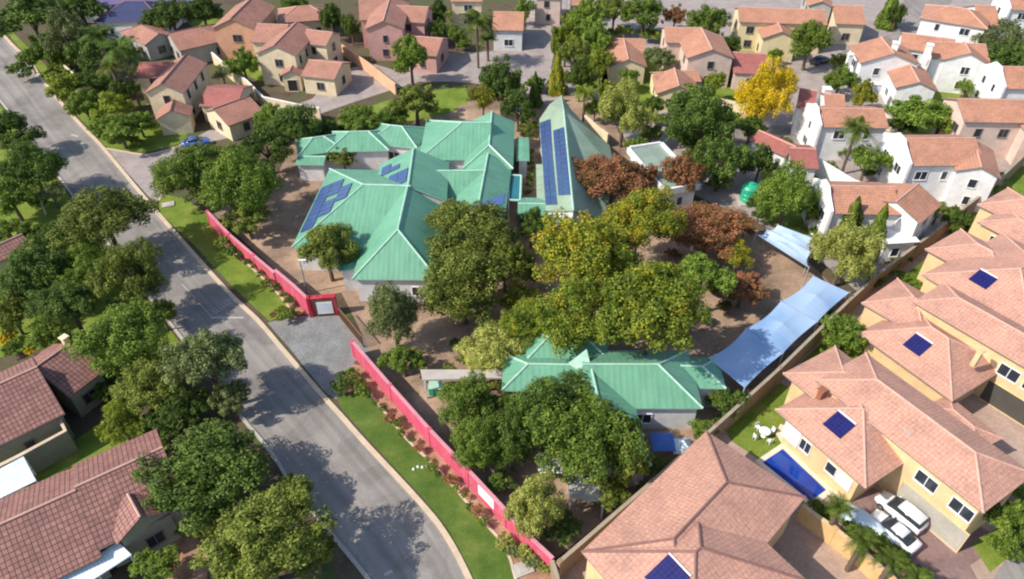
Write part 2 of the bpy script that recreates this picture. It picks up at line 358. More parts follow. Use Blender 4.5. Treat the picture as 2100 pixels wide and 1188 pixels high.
# left side of the road
sheet('lawn', [(-200,150),(-20,190),(13,232),(67,302),(145,406),(180,455),(100,470),(-200,470)], .03, 'grass')
sheet('lawn', [(-200,440),(60,440),(230,520),(320,640),(367,700),(400,745),(300,760),(150,700),(-200,780)], .026, 'grass')
sheet('lawn', [(-100,1010),(40,960),(160,900),(230,850),(330,860),(345,930),(150,985),(-80,1080)], .03, 'grass')
sheet('bare_soil_patch', [(330,1100),(400,1090),(430,1150),(420,1215),(340,1215),(345,1150)], .03, 'mulch')
# school grounds
sheet('school_yard', [(440,440),(560,550),(628,612),(700,600),(745,690),(728,712),(860,850),(1060,1075),(1140,1145),(1335,990),(1465,885),(1600,757),(1740,618),(1640,520),(1550,470),(1440,420),(1380,400),(1290,320),(1250,230),(1160,180),(980,205),(700,262),(600,290),(560,380),(480,400)], .012, 'dirt')
sheet('entrance_paving', [(548,662),(600,650),(690,645),(745,690),(760,725),(728,742),(700,800),(690,820),(665,803),(600,722)], .022, 'cobble')
sheet('planting_bed', [(571,606),(461,505),(430,470),(436,462),(520,545),(632,640),(600,650)], .02, 'mulch')
sheet('planting_bed', [(690,812),(715,745),(740,750),(900,930),(1040,1075),(1130,1150),(1130,1215),(1075,1215),(1037,1125),(986,1064),(895,960),(835,902),(767,818),(750,801),(720,803)], .018, 'mulch')
def edging(pts, w=.22): 
    mb = MB(); ribbon(mb, smooth_line([at(*p) for p in pts], 3), w, -.02, .09); tag(mb.build('lawn_edging', 'kerb'), kind='structure')
edging([(700,806),(720,801),(750,799),(767,818),(835,902),(895,960),(986,1064),(1037,1125),(1060,1200)])
edging([(455,498),(523,556),(571,604),(600,640)])
edging([(218,305),(262,313),(305,318),(345,308),(380,295)], .3)
edging([(320,420),(333,398),(345,345)], .3)
# estates
sheet('estate_paving', [(1160,190),(1250,225),(1300,320),(1400,390),(1550,455),(1640,500),(1760,600),(1900,490),(2110,330),(2300,200),(2300,-300),(1100,-300),(1165,-40),(1160,60),(1140,140)], .016, 'paver_pink')
sheet('estate_street', [(1390,300),(1440,250),(1640,260),(1690,180),(1720,110),(1830,70),(1860,30),(1840,-60),(1990,-60),(1930,40),(1890,70),(1800,130),(1740,190),(1700,290),(1600,300)], .022, 'asphalt')
for pts in ([(1240,120),(1330,110),(1400,145),(1345,240),(1300,260),(1230,200)], [(1410,120),(1540,120),(1560,160),(1500,240),(1430,300),(1400,240)], [(1830,190),(2000,180),(2080,230),(1960,290),(1840,290)], [(1990,60),(2150,60),(2150,130),(2030,135)],
            [(1560,330),(1690,360),(1690,470),(1640,490),(1560,450)], [(1500,60),(1560,80),(1560,115),(1490,110)], [(1170,60),(1240,60),(1250,180),(1180,190)]):
    sheet('garden_lawn', pts, .028, 'grass')
sheet('garden_lawn', [(380,40),(560,30),(620,90),(540,170),(470,140)], .028, 'grass')
sheet('estate_ground', [(1150,1160),(1335,1000),(1470,890),(1600,765),(1745,625),(1900,500),(2110,345),(2400,300),(2400,1500),(1150,1500)], .014, 'paver_tan')
sheet('garden_lawn', [(1488,885),(1600,785),(1625,800),(1600,850),(1640,900),(1600,920),(1560,945),(1500,905)], .03, 'grass')
sheet('garden_lawn', [(1640,745),(1700,690),(1790,640),(1790,700),(1750,760),(1680,770)], .03, 'grass')
sheet('garden_lawn', [(1820,590),(1900,530),(1960,560),(1930,600),(1850,620)], .03, 'grass_rich')
sheet('garden_lawn', [(1930,470),(2060,350),(2150,330),(2150,400),(2010,420),(1990,500)], .03, 'grass')
sheet('driveway', [(1790,1000),(1960,1100),(2010,1080),(2060,1110),(1990,1160),(2040,1260),(1860,1260),(1740,1090),(1700,1040)], .03, 'paver_red')
sheet('driveway', [(1560,1130),(1650,1050),(1850,1210),(1900,1260),(1640,1260)], .026, 'paver_tan')
sheet('garden_lawn', [(1992,1115),(2060,1075),(2120,1040),(2120,1130),(2060,1150),(2030,1175)], .036, 'grass')
sheet('grey_drive', [(2060,1150),(2120,1110),(2200,1110),(2200,1260),(2030,1260),(2030,1200)], .04, 'asphalt')
# road markings
def mark(name, quads):
    vs, fs = [], []
    for q in quads:
        b = len(vs); vs += [(p.x, p.y, .026) for p in q]; fs.append(tuple(range(b, b+4)))
    o = mesh_obj(name, vs, fs, 'paint_line'); tag(o, kind='structure')
def lineq(p, q, w):
    p, q = at(*p), at(*q); t = (q-p).normalized(); n = Vector((-t.y, t.x, 0))*w/2; return [p-n, q-n, q+n, p+n]
qs = [lineq((372,582),(400,612), .1), lineq((408,622),(434,650), .1), lineq((432,652),(500,652), .22)]
for i in range(7):
    qs.append(lineq((432+6*i, 640-3*i+4), (441+6*i, 650-6*i-6), .12)); qs.append(lineq((433+6*i, 634-4*i+2), (446+6*i, 644-4*i), .1))
mark('road_marking', qs)
mark('road_marking', [lineq((146,276),(160,281), .35), lineq((165,292),(175,306), .3), lineq((788,1180),(805,1171), .25)])
for (x, y) in ((335,672),(372,690)):
    pass
# ------------------------------------------------------------ houses
JIT = [0]
class House:
    def __init__(s, label, wall, roof, name='house', cat='house', group=None, cap='cap_pale', first=None):
        s.wall, s.roof, s.cap, s.blocks, s.args = wall, roof, cap, [], (name, label, cat, group); s.root = None
    def ensure(s, c):
        if s.root is None:
            n, l, ct, g = s.args; s.root = empty(n, (c.x, c.y, 0), l, ct, g); s.o = Vector((c.x, c.y, 0))
    def ridge(s, A, B, E, ez, p=.42, ends='gg', zr0=None, hk=1.0, **k):
        zr = zr0 or ez+1.5
        for _ in range(60):
            a, b = at(*A, zr), at(*B, zr); e = at(*E, ez); d = (b-a); d.z = 0; d.normalize(); n = Vector((-d.y, d.x, 0))
            w = abs((e-a).dot(n)); zr = zr0 or .6*zr + .4*(ez + w*p)
        p = (zr-ez)/w
        L0, L1 = (a-Vector((0,0,zr))).dot(d), (b).dot(d)
        x0 = -w*hk if ends[0] == 'h' else 0; x1 = w*hk if ends[1] == 'h' else 0
        a2 = a + d*x0; b2 = b + d*x1; c = (a2+b2)/2; L = (b2-a2).length
        return s.block(Vector((c.x, c.y, 0)), math.atan2(d.y, d.x), L, 2*w, ez, p, ends, hk=hk, **k)
    def rect(s, c0, c1, c2, ez, p=.42, ends='hh', **k):
        a, b, c = at(*c0, ez), at(*c1, ez), at(*c2, ez)
        u = a-b; v = c-b; Lu = u.length; u.normalize(); v = v - u*v.dot(u); Lv = v.length; v.normalize()
        ctr = b + u*Lu/2 + v*Lv/2
        d, L, W = (u, Lu, Lv) if Lu >= Lv else (v, Lv, Lu)
        return s.block(Vector((ctr.x, ctr.y, 0)), math.atan2(d.y, d.x), L, W, ez, p, ends, **k)
    def block(s, c, ang, L, W, ez, p, ends, ov=.35, win=True, roof=None, wall=None, base=-.3, caps=True, parapet='w_white', winh=1.15, nowall=False, hk=1.0):
        JIT[0] += 1; ez = ez + (JIT[0] % 9)*.014
        s.ensure(c)
        roof = roof or s.roof; wall = wall or s.wall
        ca, sa = math.cos(ang), math.sin(ang)
        def Wd(x, y, z): return Vector((c.x+x*ca-y*sa, c.y+x*sa+y*ca, z))
        X, Y = L/2, W/2; zr = ez + Y*p
        xa = -X + (Y*hk if ends[0] == 'h' else 0); xb = X - (Y*hk if ends[1] == 'h' else 0)
        if xa > xb: xa = xb = (xa+xb)/2
        T = [(-X,-Y,ez), (X,-Y,ez), (X,Y,ez), (-X,Y,ez), (xa,0,zr), (xb,0,zr)]
        t = .13; V = [Wd(*v) for v in T] + [Wd(v[0], v[1], v[2]-t) for v in T]
        fs = [(0,1,5,4), (2,3,4,5)]; bnd = [(0,1), (2,3)]; capl = [(4,5)]
        if ends[1] == 'h': fs.append((1,2,5)); bnd.append((1,2)); capl += [(5,1), (5,2)]
        else: bnd += [(1,5), (5,2)]
        if ends[0] == 'h': fs.append((3,0,4)); bnd.append((3,0)); capl += [(4,0), (4,3)]
        else: bnd += [(3,4), (4,0)]
        ff = list(fs) + [tuple(i+6 for i in f[::-1]) for f in fs] + [(a, b, b+6, a+6) for a, b in bnd]
        ro = mesh_obj('roof', V, ff, [roof, 'cap_green' if 'sheet' in roof else 'fascia'], s.root, s.o)
        for q in ro.data.polygons:
            if abs(q.normal.z) < .1: q.material_index = 1
        if caps:
            m = MB(); r = .11 if 'sheet' in roof else .10
            for i, j in capl:
                if (V[i]-V[j]).length > .3: m.tube(V[i]+Vector((0,0,.02)), V[j]+Vector((0,0,.02)), r, r, 6)
            m.build('ridge_cap', 'cap_green' if 'sheet' in roof else s.cap, ro, s.o)
        # eaves board
        # walls
        if not nowall:
            x, y = X-ov, Y-ov; zt = ez + ov*p - .07; za = zr - .07
            x0 = -X+(ov if ends[0] == 'h' else .25); x1 = X-(ov if ends[1] == 'h' else .25)
            B = [Wd(x0,-y,base), Wd(x1,-y,base), Wd(x1,y,base), Wd(x0,y,base), Wd(x0,-y,zt), Wd(x1,-y,zt), Wd(x1,y,zt), Wd(x0,y,zt)]
            f = [(0,1,5,4), (2,3,7,6), (3,2,1,0)]
            if ends[1] != 'h': B.append(Wd(x1,0,za)); k1 = len(B)-1; f.append((1,2,6,k1,5))
            else: f.append((1,2,6,5)); k1 = None
            if ends[0] != 'h': B.append(Wd(x0,0,za)); k0 = len(B)-1; f.append((3,0,4,k0,7))
            else: f.append((3,0,4,7)); k0 = None
            if k0 is None and k1 is None: f.append((4,5,6,7))
            elif k0 is not None and k1 is not None: f += [(4,5,k1,k0), (6,7,k0,k1)]
            elif k1 is not None: f += [(4,5,k1), (6,7,k1), (7,4,k1)]
            else: f += [(4,5,k0), (6,7,k0), (5,6,k0)]
            mesh_obj('wall', B, f, wall, s.root, s.o)
            for e, xs in ((0, -X), (1, X)):
                if ends[e] == 'p':
                    sg = 1 if e else -1; m = MB(); pr = []
                    for yy, zz in ((-Y-.05, 0), (-Y-.05, ez+.35), (-Y*.62, ez+Y*.38*p+.45), (-Y*.4, zr-.1), (-Y*.22, zr+.4), (Y*.22, zr+.4), (Y*.4, zr-.1), (Y*.62, ez+Y*.38*p+.45), (Y+.05, ez+.35), (Y+.05, 0)): pr.append((yy, zz))
                    n = len(pr); vs = [Wd(xs-sg*.12, a, b) for a, b in pr] + [Wd(xs+sg*.2, a, b) for a, b in pr]
                    m.add(vs, [tuple(range(n)), tuple(range(n, 2*n))[::-1]] + [(i, (i+1)%n, n+(i+1)%n, n+i) for i in range(n)])
                    m.build('gable_parapet', parapet, s.root, s.o)
        s.blocks.append(dict(c=c, ang=ang, X=X, Y=Y, x0=-X+.25, x1=X-.25, y=Y-ov, ez=ez, p=p, zr=zr, ends=ends, win=win, roof=ro, W=Wd, hk=hk, xa=xa, xb=xb, winh=winh))
        return s.blocks[-1]
    def inside(s, P, skip):
        for b in s.blocks:
            if b is skip: continue
            d = P-b['c']; ca, sa = math.cos(b['ang']), math.sin(b['ang']); x, y = d.x*ca+d.y*sa, -d.x*sa+d.y*ca
            if abs(x) < b['X']+.1 and abs(y) < b['Y']+.1 and P.z < b['ez']+1: return True
        return False
    def window(s, b, side, u, z, w, h, name='window', pane='glass', frame=None):
        """side 0: -y, 1: +y, 2: -x, 3: +x ; u along the side, from its centre"""
        W = b['W']; frame = frame or ('white' if s.wall in ('w_white','w_school','w_ochre') else 'fascia')
        if side == 0: y = -b['y']; f = lambda a, o: (a, y-o)
        elif side == 1: y = b['y']; f = lambda a, o: (a, y+o)
        elif side == 2: x = b['x0'] if b['ends'][0] != 'h' else -b['X']+(b['Y']-b['y']); x = x-(.24 if b['ends'][0] == 'p' else 0)*1.0 - (.2 if b['ends'][0]=='p' else 0); f = lambda a, o: (x-o, a)
        else: x = b['x1'] if b['ends'][1] != 'h' else b['X']-(b['Y']-b['y']); x = x+(.44 if b['ends'][1] == 'p' else 0); f = lambda a, o: (x+o, a)
        P = W(*f(u, 0), z)
        if s.inside(W(*f(u, .3), z), b): return False
        def bx(m, u0, u1, z0, z1, o0, o1):
            vs = [W(*f(a, o), zz) for zz in (z0, z1) for a, o in ((u0,o0), (u1,o0), (u1,o1), (u0,o1))]
            m.add(vs, [(3,2,1,0), (4,5,6,7), (0,1,5,4), (1,2,6,5), (2,3,7,6), (3,0,4,7)])
        m = MB(); t = .06
        bx(m, u-w/2-t, u+w/2+t, z-h/2-t-.04, z-h/2, -.03, .13); bx(m, u-w/2-t, u+w/2+t, z+h/2, z+h/2+t, -.03, .09)
        bx(m, u-w/2-t, u-w/2, z-h/2, z+h/2, -.03, .08); bx(m, u+w/2, u+w/2+t, z-h/2, z+h/2, -.03, .08)
        if w > .9 and pane == 'glass': bx(m, u-.03, u+.03, z-h/2, z+h/2, -.02, .06)
        fr = m.build(name, frame, s.root, s.o)
        m = MB(); bx(m, u-w/2, u+w/2, z-h/2, z+h/2, -.02, .03); m.build('pane' if name == 'window' else 'panel', pane, fr, s.o); return True
    def finish(s, dens=3.4):
        camp = Vector((0, 0, H)); s.nw = 0
        for b in s.blocks:
            if not b['win']: continue
            ca, sa = math.cos(b['ang']), math.sin(b['ang'])
            for side, nrm, half in ((0, (sa,-ca), b['X']), (1, (-sa,ca), b['X']), (2, (-ca,-sa), b['Y']), (3, (ca,sa), b['Y'])):
                c = b['c'] + Vector((nrm[0], nrm[1], 0))*(b['Y'] if side < 2 else b['X'])
                v = (camp-c); v.z = 0
                if v.normalized().dot(Vector((nrm[0], nrm[1], 0))) < .12: continue
                ln = 2*half - 1.4; n = max(1, int(ln/dens)) if ln > 1.2 else 0
                for z in ([1.45, 3.9] if b['ez'] > 4.4 else [1.5]):
                    for i in range(n):
                        if random.random() < .2 and n > 1: continue
                        u = (i+.5)/n*ln - ln/2 + random.uniform(-.3, .3)
                        w = random.choice([.7, .9, 1.2, 1.5]); 
                        if s.nw > 26: break
                        s.nw += s.window(b, side, u, z, min(w, ln*.5), b['winh'])
    def solar(s, b, side, u0, s0, cols, rows, pw, ph, gap=.04, mat='solar', frame=True, skip=()):
        """panels on the roof slope 'side' (0: -y, 1: +y, 2: -x hip, 3: +x hip); u along eave from centre, s up slope from eave"""
        p = b['p']/(b['hk'] if side > 1 else 1); cs = 1/math.sqrt(1+p*p); W = b['W']
        def pt(u, q, h):   # q: distance up the slope, h: height off it
            hz = q*cs; z = b['ez'] + hz*p
            if side == 0: x, y = u, -b['Y']+hz; nx, ny = 0, -p*cs
            elif side == 1: x, y = -u, b['Y']-hz; nx, ny = 0, p*cs
            elif side == 2: x, y = -b['X']+hz, -u; nx, ny = -p*cs, 0
            else: x, y = b['X']-hz, u; nx, ny = p*cs, 0
            return W(x+nx*h, y+ny*h, z+cs*h)
        for r in range(rows):
            for c in range(cols):
                if (c, r) in skip: continue
                a, d = u0 + c*(pw+gap), s0 + r*(ph+gap)
                vs = [pt(a+i*pw, d+j*ph, h) for h in (.04, .12) for i, j in ((0,0), (1,0), (1,1), (0,1))]
                m = MB(); m.add(vs, [(3,2,1,0), (4,5,6,7), (0,1,5,4), (1,2,6,5), (2,3,7,6), (3,0,4,7)])
                m.build('solar_panel', mat, s.root, s.o)
        return pt
    def panel_px(s, quad, z, mat='solar_dark'):
        pass
    def chimney(s, px, z0, h, w=.6, mat=None):
        P = at(*px, z0+h); m = MB(); m.box((P.x, P.y, z0+h/2-.6), (w, w, h+1.2), s.blocks[0]['ang']); m.box((P.x, P.y, z0+h+.06), (w+.2, w+.2, .14), s.blocks[0]['ang'])
        m.build('chimney', mat or s.wall, s.root, s.o)
def flush_panel(h, b, side, px, size, mat='solar_dark', cols=2, rows=1, tube=True):
    """square solar heater panel centred where the pixel falls on the slope"""
    # intersect pixel ray with slope
    best = None
    for i in range(400):
        z = b['ez'] + (b['zr']-b['ez'])*i/400; P = at(*px, z); d = P-b['c']; ca, sa = math.cos(b['ang']), math.sin(b['ang'])
        x, y = d.x*ca+d.y*sa, -d.x*sa+d.y*ca
        hz = {0: y+b['Y'], 1: b['Y']-y, 2: x+b['X'], 3: b['X']-x}[side]; u = {0: x, 1: -x, 2: -y, 3: y}[side]
        e = abs(b['ez']+hz*b['p']-z)
        if best is None or e < best[0]: best = (e, u, hz)
    _, u, hz = best; q = hz*math.sqrt(1+b['p']**2)
    w, l = size; pw = w/cols
    pt = h.solar(b, side, u-w/2, q-l/2, cols, rows, pw, l/rows, .02, mat)
    if tube:
        m = MB(); m.tube(pt(u-w/2, q+l/2+.12, .12), pt(u+w/2, q+l/2+.12, .12), .07, .07, 8); m.build('water_heater_tank', 'white', h.root, h.o)

UL = 'town houses of the brown roofed estate'; UR = 'terracotta roofed houses of the walled village'
RE = 'large peach roofed houses beyond the brown wall'; LB = 'tiled houses across the road'
h = House('cream two storey house with brown gable, small porch and red annex by the side road', 'w_cream', 'tile_brown', group=UL, cap='cap_dark')
h.ridge((330,172),(382,111),(374,196), 5.0, .5); h.ridge((286,129),(356,129),(286,160), 4.6, .4, roof='tile_red')
h.ridge((350,227),(356,205),(320,242), 2.7, .5, win=False); h.ridge((424,178),(500,181),(430,219), 2.7, .35, roof='tile_red'); h.ridge((437,225),(512,198),(466,261), 2.6, .4)
h.finish(3.0)
h = House('low house with two brown roofs behind the tall palms', 'w_stonegrey', 'tile_brown', group=UL, cap='cap_dark')
h.ridge((290,52),(326,70),(313,103), 3, .4, 'hg'); h.ridge((345,70),(408,56),(377,104), 3, .4, 'gh'); h.finish()
h = House('house with dark navy blue hipped roof at the top left', 'w_white', 'tile_navy', group=UL, cap='cap_dark')
h.ridge((258,4),(296,4),(270,46), 3.2, .45, 'hh'); h.ridge((225,-30),(330,-30),(270,10), 3.6, .4, 'hh', roof='tile_purple'); h.finish()
h = House('tall salmon orange house with brown gable roof near the top edge', 'w_salmon', 'tile_brown', group=UL, cap='cap_dark')
h.ridge((473,39),(520,-7),(525,59), 5.6, .45); h.finish()
h = House('small brown roofed house half hidden behind trees at the top, between salmon and pink houses', 'w_cream', 'tile_brown', group=UL)
h.ridge((608,14),(636,12),(625,44), 3.5, .4, 'hh'); h.finish()
h = House('cream two storey house with dark arched porch and low garage wing', 'w_cream', 'tile_brown', group=UL)
h.ridge((561,94),(609,45),(609,114), 5.3, .45); h.ridge((527,50),(592,52),(527,88), 5.1, .35); h.ridge((628,62),(683,68),(665,95), 5, .4)
b = h.ridge((633,124),(702,131),(655,161), 3, .35); b2 = h.ridge((594,147),(600,134),(573,158), 2.7, .45, win=False)
h.window(b2, 2, 0, 1.0, 1.5, 1.9, 'door', 'darkgap', 'w_cream'); h.finish(3.0)
h = House('pink two storey house with three brown roofs, above the round green tree', 'w_pink', 'tile_brown', group=UL)
h.ridge((786,44),(801,-7),(825,76), 5.6, .42); h.ridge((735,2),(795,-1),(735,42), 5.2, .35); h.ridge((812,12),(879,15),(860,47), 5.0, .4); h.ridge((846,75),(908,80),(885,115), 3.2, .35); h.finish()
h = House('white and cream house behind the tall palm by the brick road', 'w_school', 'tile_orange', group=UL)
h.ridge((1012,25),(1075,26),(1040,63), 3.8, .35); h.ridge((925,-18),(990,-18),(960,4), 5.2, .4, wall='w_cream'); h.finish()
h = House('pale pink house cut by the top edge at the head of the brick road', 'w_palepink', 'tile_orange', group=UL)
h.ridge((1098,-32),(1155,-30),(1120,-4), 5.2, .4); h.ridge((1170,-10),(1215,-10),(1190,12), 3.5, .4); h.finish()
# middle top
h = House('small cream cottage with white ridged terracotta roof beside the pale olive tree', 'w_cream', 'tile_orange', group=UR)
h.ridge((1289,123),(1279,80),(1328,141), 3, .4); h.ridge((1228,80),(1322,82),(1240,110), 3, .4); h.finish()
h = House('yellow cottage with one front gable and two small windows', 'w_yellow', 'tile_orange', group=UR)
h.ridge((1393,176),(1383,139),(1345,193), 3, .42); h.ridge((1340,150),(1432,146),(1340,172), 3, .35); h.finish(2.6)
h = House('pale pink two storey house with broad gabled terracotta roof', 'w_palepink', 'tile_orange', group=UR)
h.ridge((1461,102),(1438,57),(1407,118), 5.1, .38); h.ridge((1362,57),(1437,58),(1363,88), 5, .35); h.finish()
h = House('low red roofed house half hidden by the yellow tree', 'w_palepink', 'tile_red', group=UR)
h.ridge((1503,108),(1572,112),(1512,150), 3, .35); h.finish()
h = House('cream house with long terracotta roof and a yellow front gable', 'w_yellow', 'tile_orange', group=UR)
h.ridge((1513,16),(1692,22),(1520,46), 5.3, .38); h.ridge((1604,66),(1592,42),(1562,80), 4.0, .42); h.finish()
h = House('grey gabled house behind the cream house, with a lower carport wing', 'w_stonegrey', 'tile_orange', group=UR)
h.ridge((1686,4),(1674,-32),(1712,22), 5.4, .4); h.ridge((1706,12),(1768,14),(1740,51), 3.8, .35, wall='w_cream'); h.finish()
h = House('white village house with one steep terracotta roof, left of the chimney roofs', 'w_white', 'tile_orange', group=UR)
h.ridge((1834,110),(1806,76),(1764,129), 5.3, .36); h.chimney((1745,112), 3, 3, .7); h.finish()
h = House('white village house with a split terracotta roof, behind the wide green tree', 'w_white', 'tile_orange', group=UR)
h.ridge((1886,169),(1862,126),(1838,184), 4.0, .38); h.chimney((1800,172), 3, 1.5, 1.0); h.finish()
h = House('long white two storey village house with two white chimneys and a front gable', 'w_white', 'tile_orange', group=UR)
h.ridge((1850,68),(1960,82),(1880,104), 5.2, .38); h.ridge((1905,86),(2022,92),(1935,122), 5.25, .38); h.ridge((1990,110),(1978,86),(2026,122), 5.3, .42)
h.chimney((1838,88), 5, 2.6, .9); h.chimney((1908,92), 5, 2.6, .9); h.finish(2.8)
h = House('terracotta roofed pair of low blocks near the top right corner', 'w_white', 'tile_orange', group=UR)
h.ridge((1947,14),(1985,20),(1945,48), 5, .4, 'hh'); h.ridge((1998,12),(2042,14),(2012,52), 4.6, .4); h.finish()
h = House('white house with a curved gable cut by the top right corner', 'w_white', 'tile_orange', group=UR)
h.ridge((2062,-6),(2130,-4),(2085,22), 5, .4, 'pg'); h.finish()
h = House('white house with tall curved gable end, cut by the right edge', 'w_white', 'tile_orange', group=UR)
h.ridge((2046,138),(2140,140),(2076,184), 4.8, .45, 'pg'); h.finish(2.6)
h = House('white two storey house with red side roof, behind the garden palm', 'w_white', 'tile_orange', group=UR)
h.ridge((1674,222),(1812,224),(1680,261), 5.2, .36, 'pg'); h.ridge((1690,193),(1732,196),(1700,226), 5.4, .36); h.ridge((1640,182),(1676,187),(1640,222), 4.4, .4, roof='tile_red', win=False)
h.chimney((1697,182), 5, 1.2, 1.0); h.finish(2.6)
h = House('low red roofed house below the yellow tree, beside the white garden wall', 'w_school', 'tile_red', group=UR)
h.ridge((1556,268),(1632,302),(1553,296), 2.9, .4); h.ridge((1618,304),(1674,307),(1655,346), 2.8, .35); h.finish()
h = House('salmon two storey house with a long terracotta roof at the right edge', 'w_palepink', 'tile_orange', group=UR)
h.ridge((1962,205),(2150,208),(2030,252), 5.6, .4); h.ridge((2110,215),(2150,260),(2095,262), 5.2, .4); h.finish(2.8)
h = House('long white two storey house with terracotta roof above the brown boundary wall', 'w_white', 'tile_orange', group=UR)
h.ridge((1848,286),(2000,285),(1862,342), 5.4, .4, 'pg'); h.ridge((2012,345),(1998,288),(2040,322), 5.2, .4); h.finish(2.4)
h = House('white house with terracotta roof and white triangular dormer, behind the twin conifers', 'w_white', 'tile_orange', group=UR)
h.ridge((1695,381),(1835,384),(1705,438), 5.2, .42, 'pg'); h.ridge((1838,414),(1884,377),(1884,462), 5.2, .42)
P = at(1835,480,3); h.block(Vector((P.x, P.y, 0)), .1, 4.2, 3.6, 3.0, .03, 'hh', roof='w_white', caps=False); h.finish(2.6)
h = House('low white building with sloping grey green roof behind the school hall', 'w_white', 'sheet_greygreen', name='outbuilding', cat='building', group='school buildings')
b = h.rect((1288,308),(1362,395),(1400,345), 3.4, .08, 'hh', caps=False)
m = MB(); c4 = [b['W'](x*b['X'], y*b['Y'], 0) for x, y in ((-1,-1),(1,-1),(1,1),(-1,1))]
for i in range(4):
    p, q = c4[i], c4[(i+1)%4]; d = q-p; k = (p+q)/2; m.box((k.x, k.y, 3.45), (d.length+.3, .3, .9), math.atan2(d.y, d.x))
m.build('parapet', 'w_white', h.root, h.o); h.finish()

# right estate
h = House('peach roofed house in the top right corner of the lower estate with white louvres', 'w_ochre', 'tile_peach', group=RE)
h.rect((2066,386),(2003,421),(2130,505), 5.4, .4); b = h.rect((2062,428),(2004,457),(2140,546), 5.2, .4); h.finish()
h = House('peach roofed house with one dark solar panel, second below the top right roof', 'w_ochre', 'tile_peach', group=RE)
h.rect((1969,471),(1896,513),(2040,605), 5.3, .4); b = h.rect((2055,480),(1890,565),(2110,710), 5.5, .4)
b = h.rect((1969,500),(2160,640),(1890,565), 5.45, .38) if False else b
h2b = b
flush_panel(h, b, 2 if False else 0, (2015,574), (1.9, 1.7)) if False else None
J2 = (h, b)
h.finish()
h = House('peach roofed house with pale ridge lines and dark garage, in the middle of the row', 'w_ochre', 'tile_peach', group=RE)
J3a = h.rect((1873,625),(1757,685),(1948,828), 3.4, .5, ov=.9); h.rect((1840,571),(1766,622),(1880,712), 4.2, .4); h.rect((2056,900),(1945,810),(1905,848), 3.0, .3)
J3c = h.rect((1935,579),(1872,620),(2130,828), 5.8, .4); J3 = h; h.chimney((2012,720), 6.2, .6, .4)
h = House('peach roofed house beside the blue pool, with garage and two white cars in front', 'w_ochre', 'tile_peach', group=RE)
J4a = h.rect((1589,841),(1775,1003),(1925,900), 4.0, .42, ov=1.0); h.rect((1712,711),(1605,767),(1760,905), 4.4, .40, ov=.7)
J4c = h.rect((2016,1054),(2120,974),(1790,716), 5.5, .38); J4 = h
h.chimney((1687,800), 5.0, .7, .45, 'rust'); h.chimney((1866,885), 5.6, .4, .45, 'w_stonegrey'); h.chimney((1735,790), 5.0, .5, .5)
h = House('largest peach roofed house at the bottom with an L shaped hipped roof', 'w_ochre', 'tile_peach', group=RE, cap='cap_dark')
J5a = h.rect((1192,1133),(1448,885),(1650,1023), 5.0, .4)
J5b = h.rect((1420,1400),(1192,1133),(1570,1113), 5.04, .4); J5 = h

# left houses across the road
h = House('brown tiled house with stepped roof and walled yard at the left edge', 'w_olive', 'tile_dark', group=LB)
h.ridge((70,758),(146,705),(157,805), 3.1, .5); h.ridge((-90,828),(77,752),(60,885), 3.3, .5); h.chimney((131,693), 4.4, .9, .5, 'w_cream'); h.finish()
h = House('long brown tiled house with white verandah roofs in the bottom left corner', 'w_olive', 'tile_dark', group=LB)
b1 = h.ridge((153,1000),(334,918),(165,1147), 3.3, .5); b2 = h.ridge((-70,1108),(156,1006),(20,1236), 3.05, .5)
h.ridge((288,1062),(262,1014),(233,1105), 3.5, .62, 'gg'); h.finish()
def lean(h, quad, zs, mat, name='verandah_roof'):
    V = [at(*q, z) for q, z in zip(quad, zs)]; V += [v-Vector((0,0,.1)) for v in V]
    mesh_obj(name, V, [(0,1,2,3), (7,6,5,4), (0,1,5,4), (1,2,6,5), (2,3,7,6), (3,0,4,7)], mat, h.root, h.o)
lean(h, [(98,1200),(243,1112),(270,1138),(150,1215)], [2.7,2.7,2.4,2.4], 'sheet_white'); lean(h, [(-20,972),(48,936),(74,986),(-20,1032)], [2.6,2.6,2.4,2.4], 'sheet_white')
m = MB()
for q in ((268,1140),(50,940),(72,984),(200,1178)):
    P = at(*q, 2.3); m.box((P.x, P.y, 1.15), (.12,.12,2.3))
m.build('verandah_post', 'white', h.root, h.o)
h = House('small tiled roof corner at the left edge among trees', 'w_cream', 'tile_dark', group=LB)
h.ridge((-50,524),(46,481),(30,524), 2.9, .45); h.finish()

# ------------------------------------------------------------ school
SG = 'green roofed school buildings'
h = House('main school building with connected green metal roofs and panels', 'w_school', 'sheet_green', name='school_building', cat='school', group=SG, cap='cap_green')
S1 = h.ridge((816,472),(836,384),(728,553), 3.3, .5, 'hg', zr0=6.5); S2 = h.ridge((745,380),(842,383),(600,509), 3.35, .5, 'hg', zr0=6.46, hk=.78, win=False)
S1n = h.ridge((837,384),(848,306),(779,345), 4.3, .5, 'gg', zr0=6.42, win=False)
S3 = h.ridge((976,450),(1001,316),(1042,400), 3.3, .5, 'hg'); h.ridge((840,351),(996,350),(908,405), 3.3, .5, 'gg', win=False)
S4 = h.ridge((1003,298),(1009,229),(1054,300), 3.6, .5, 'hg'); h.ridge((948,252),(1007,252),(940,328), 3.6, .45, 'hg')
h.ridge((846,312),(925,316),(890,345), 3.0, .2, 'gg', win=False); h.rect((694,520),(694,557),(740,557), 3.05, .15, 'hh', caps=False)
h.rect((1059,283),(1059,330),(1086,331), 2.9, .12, 'hh', caps=False)
S = h
h.finish(3.6)
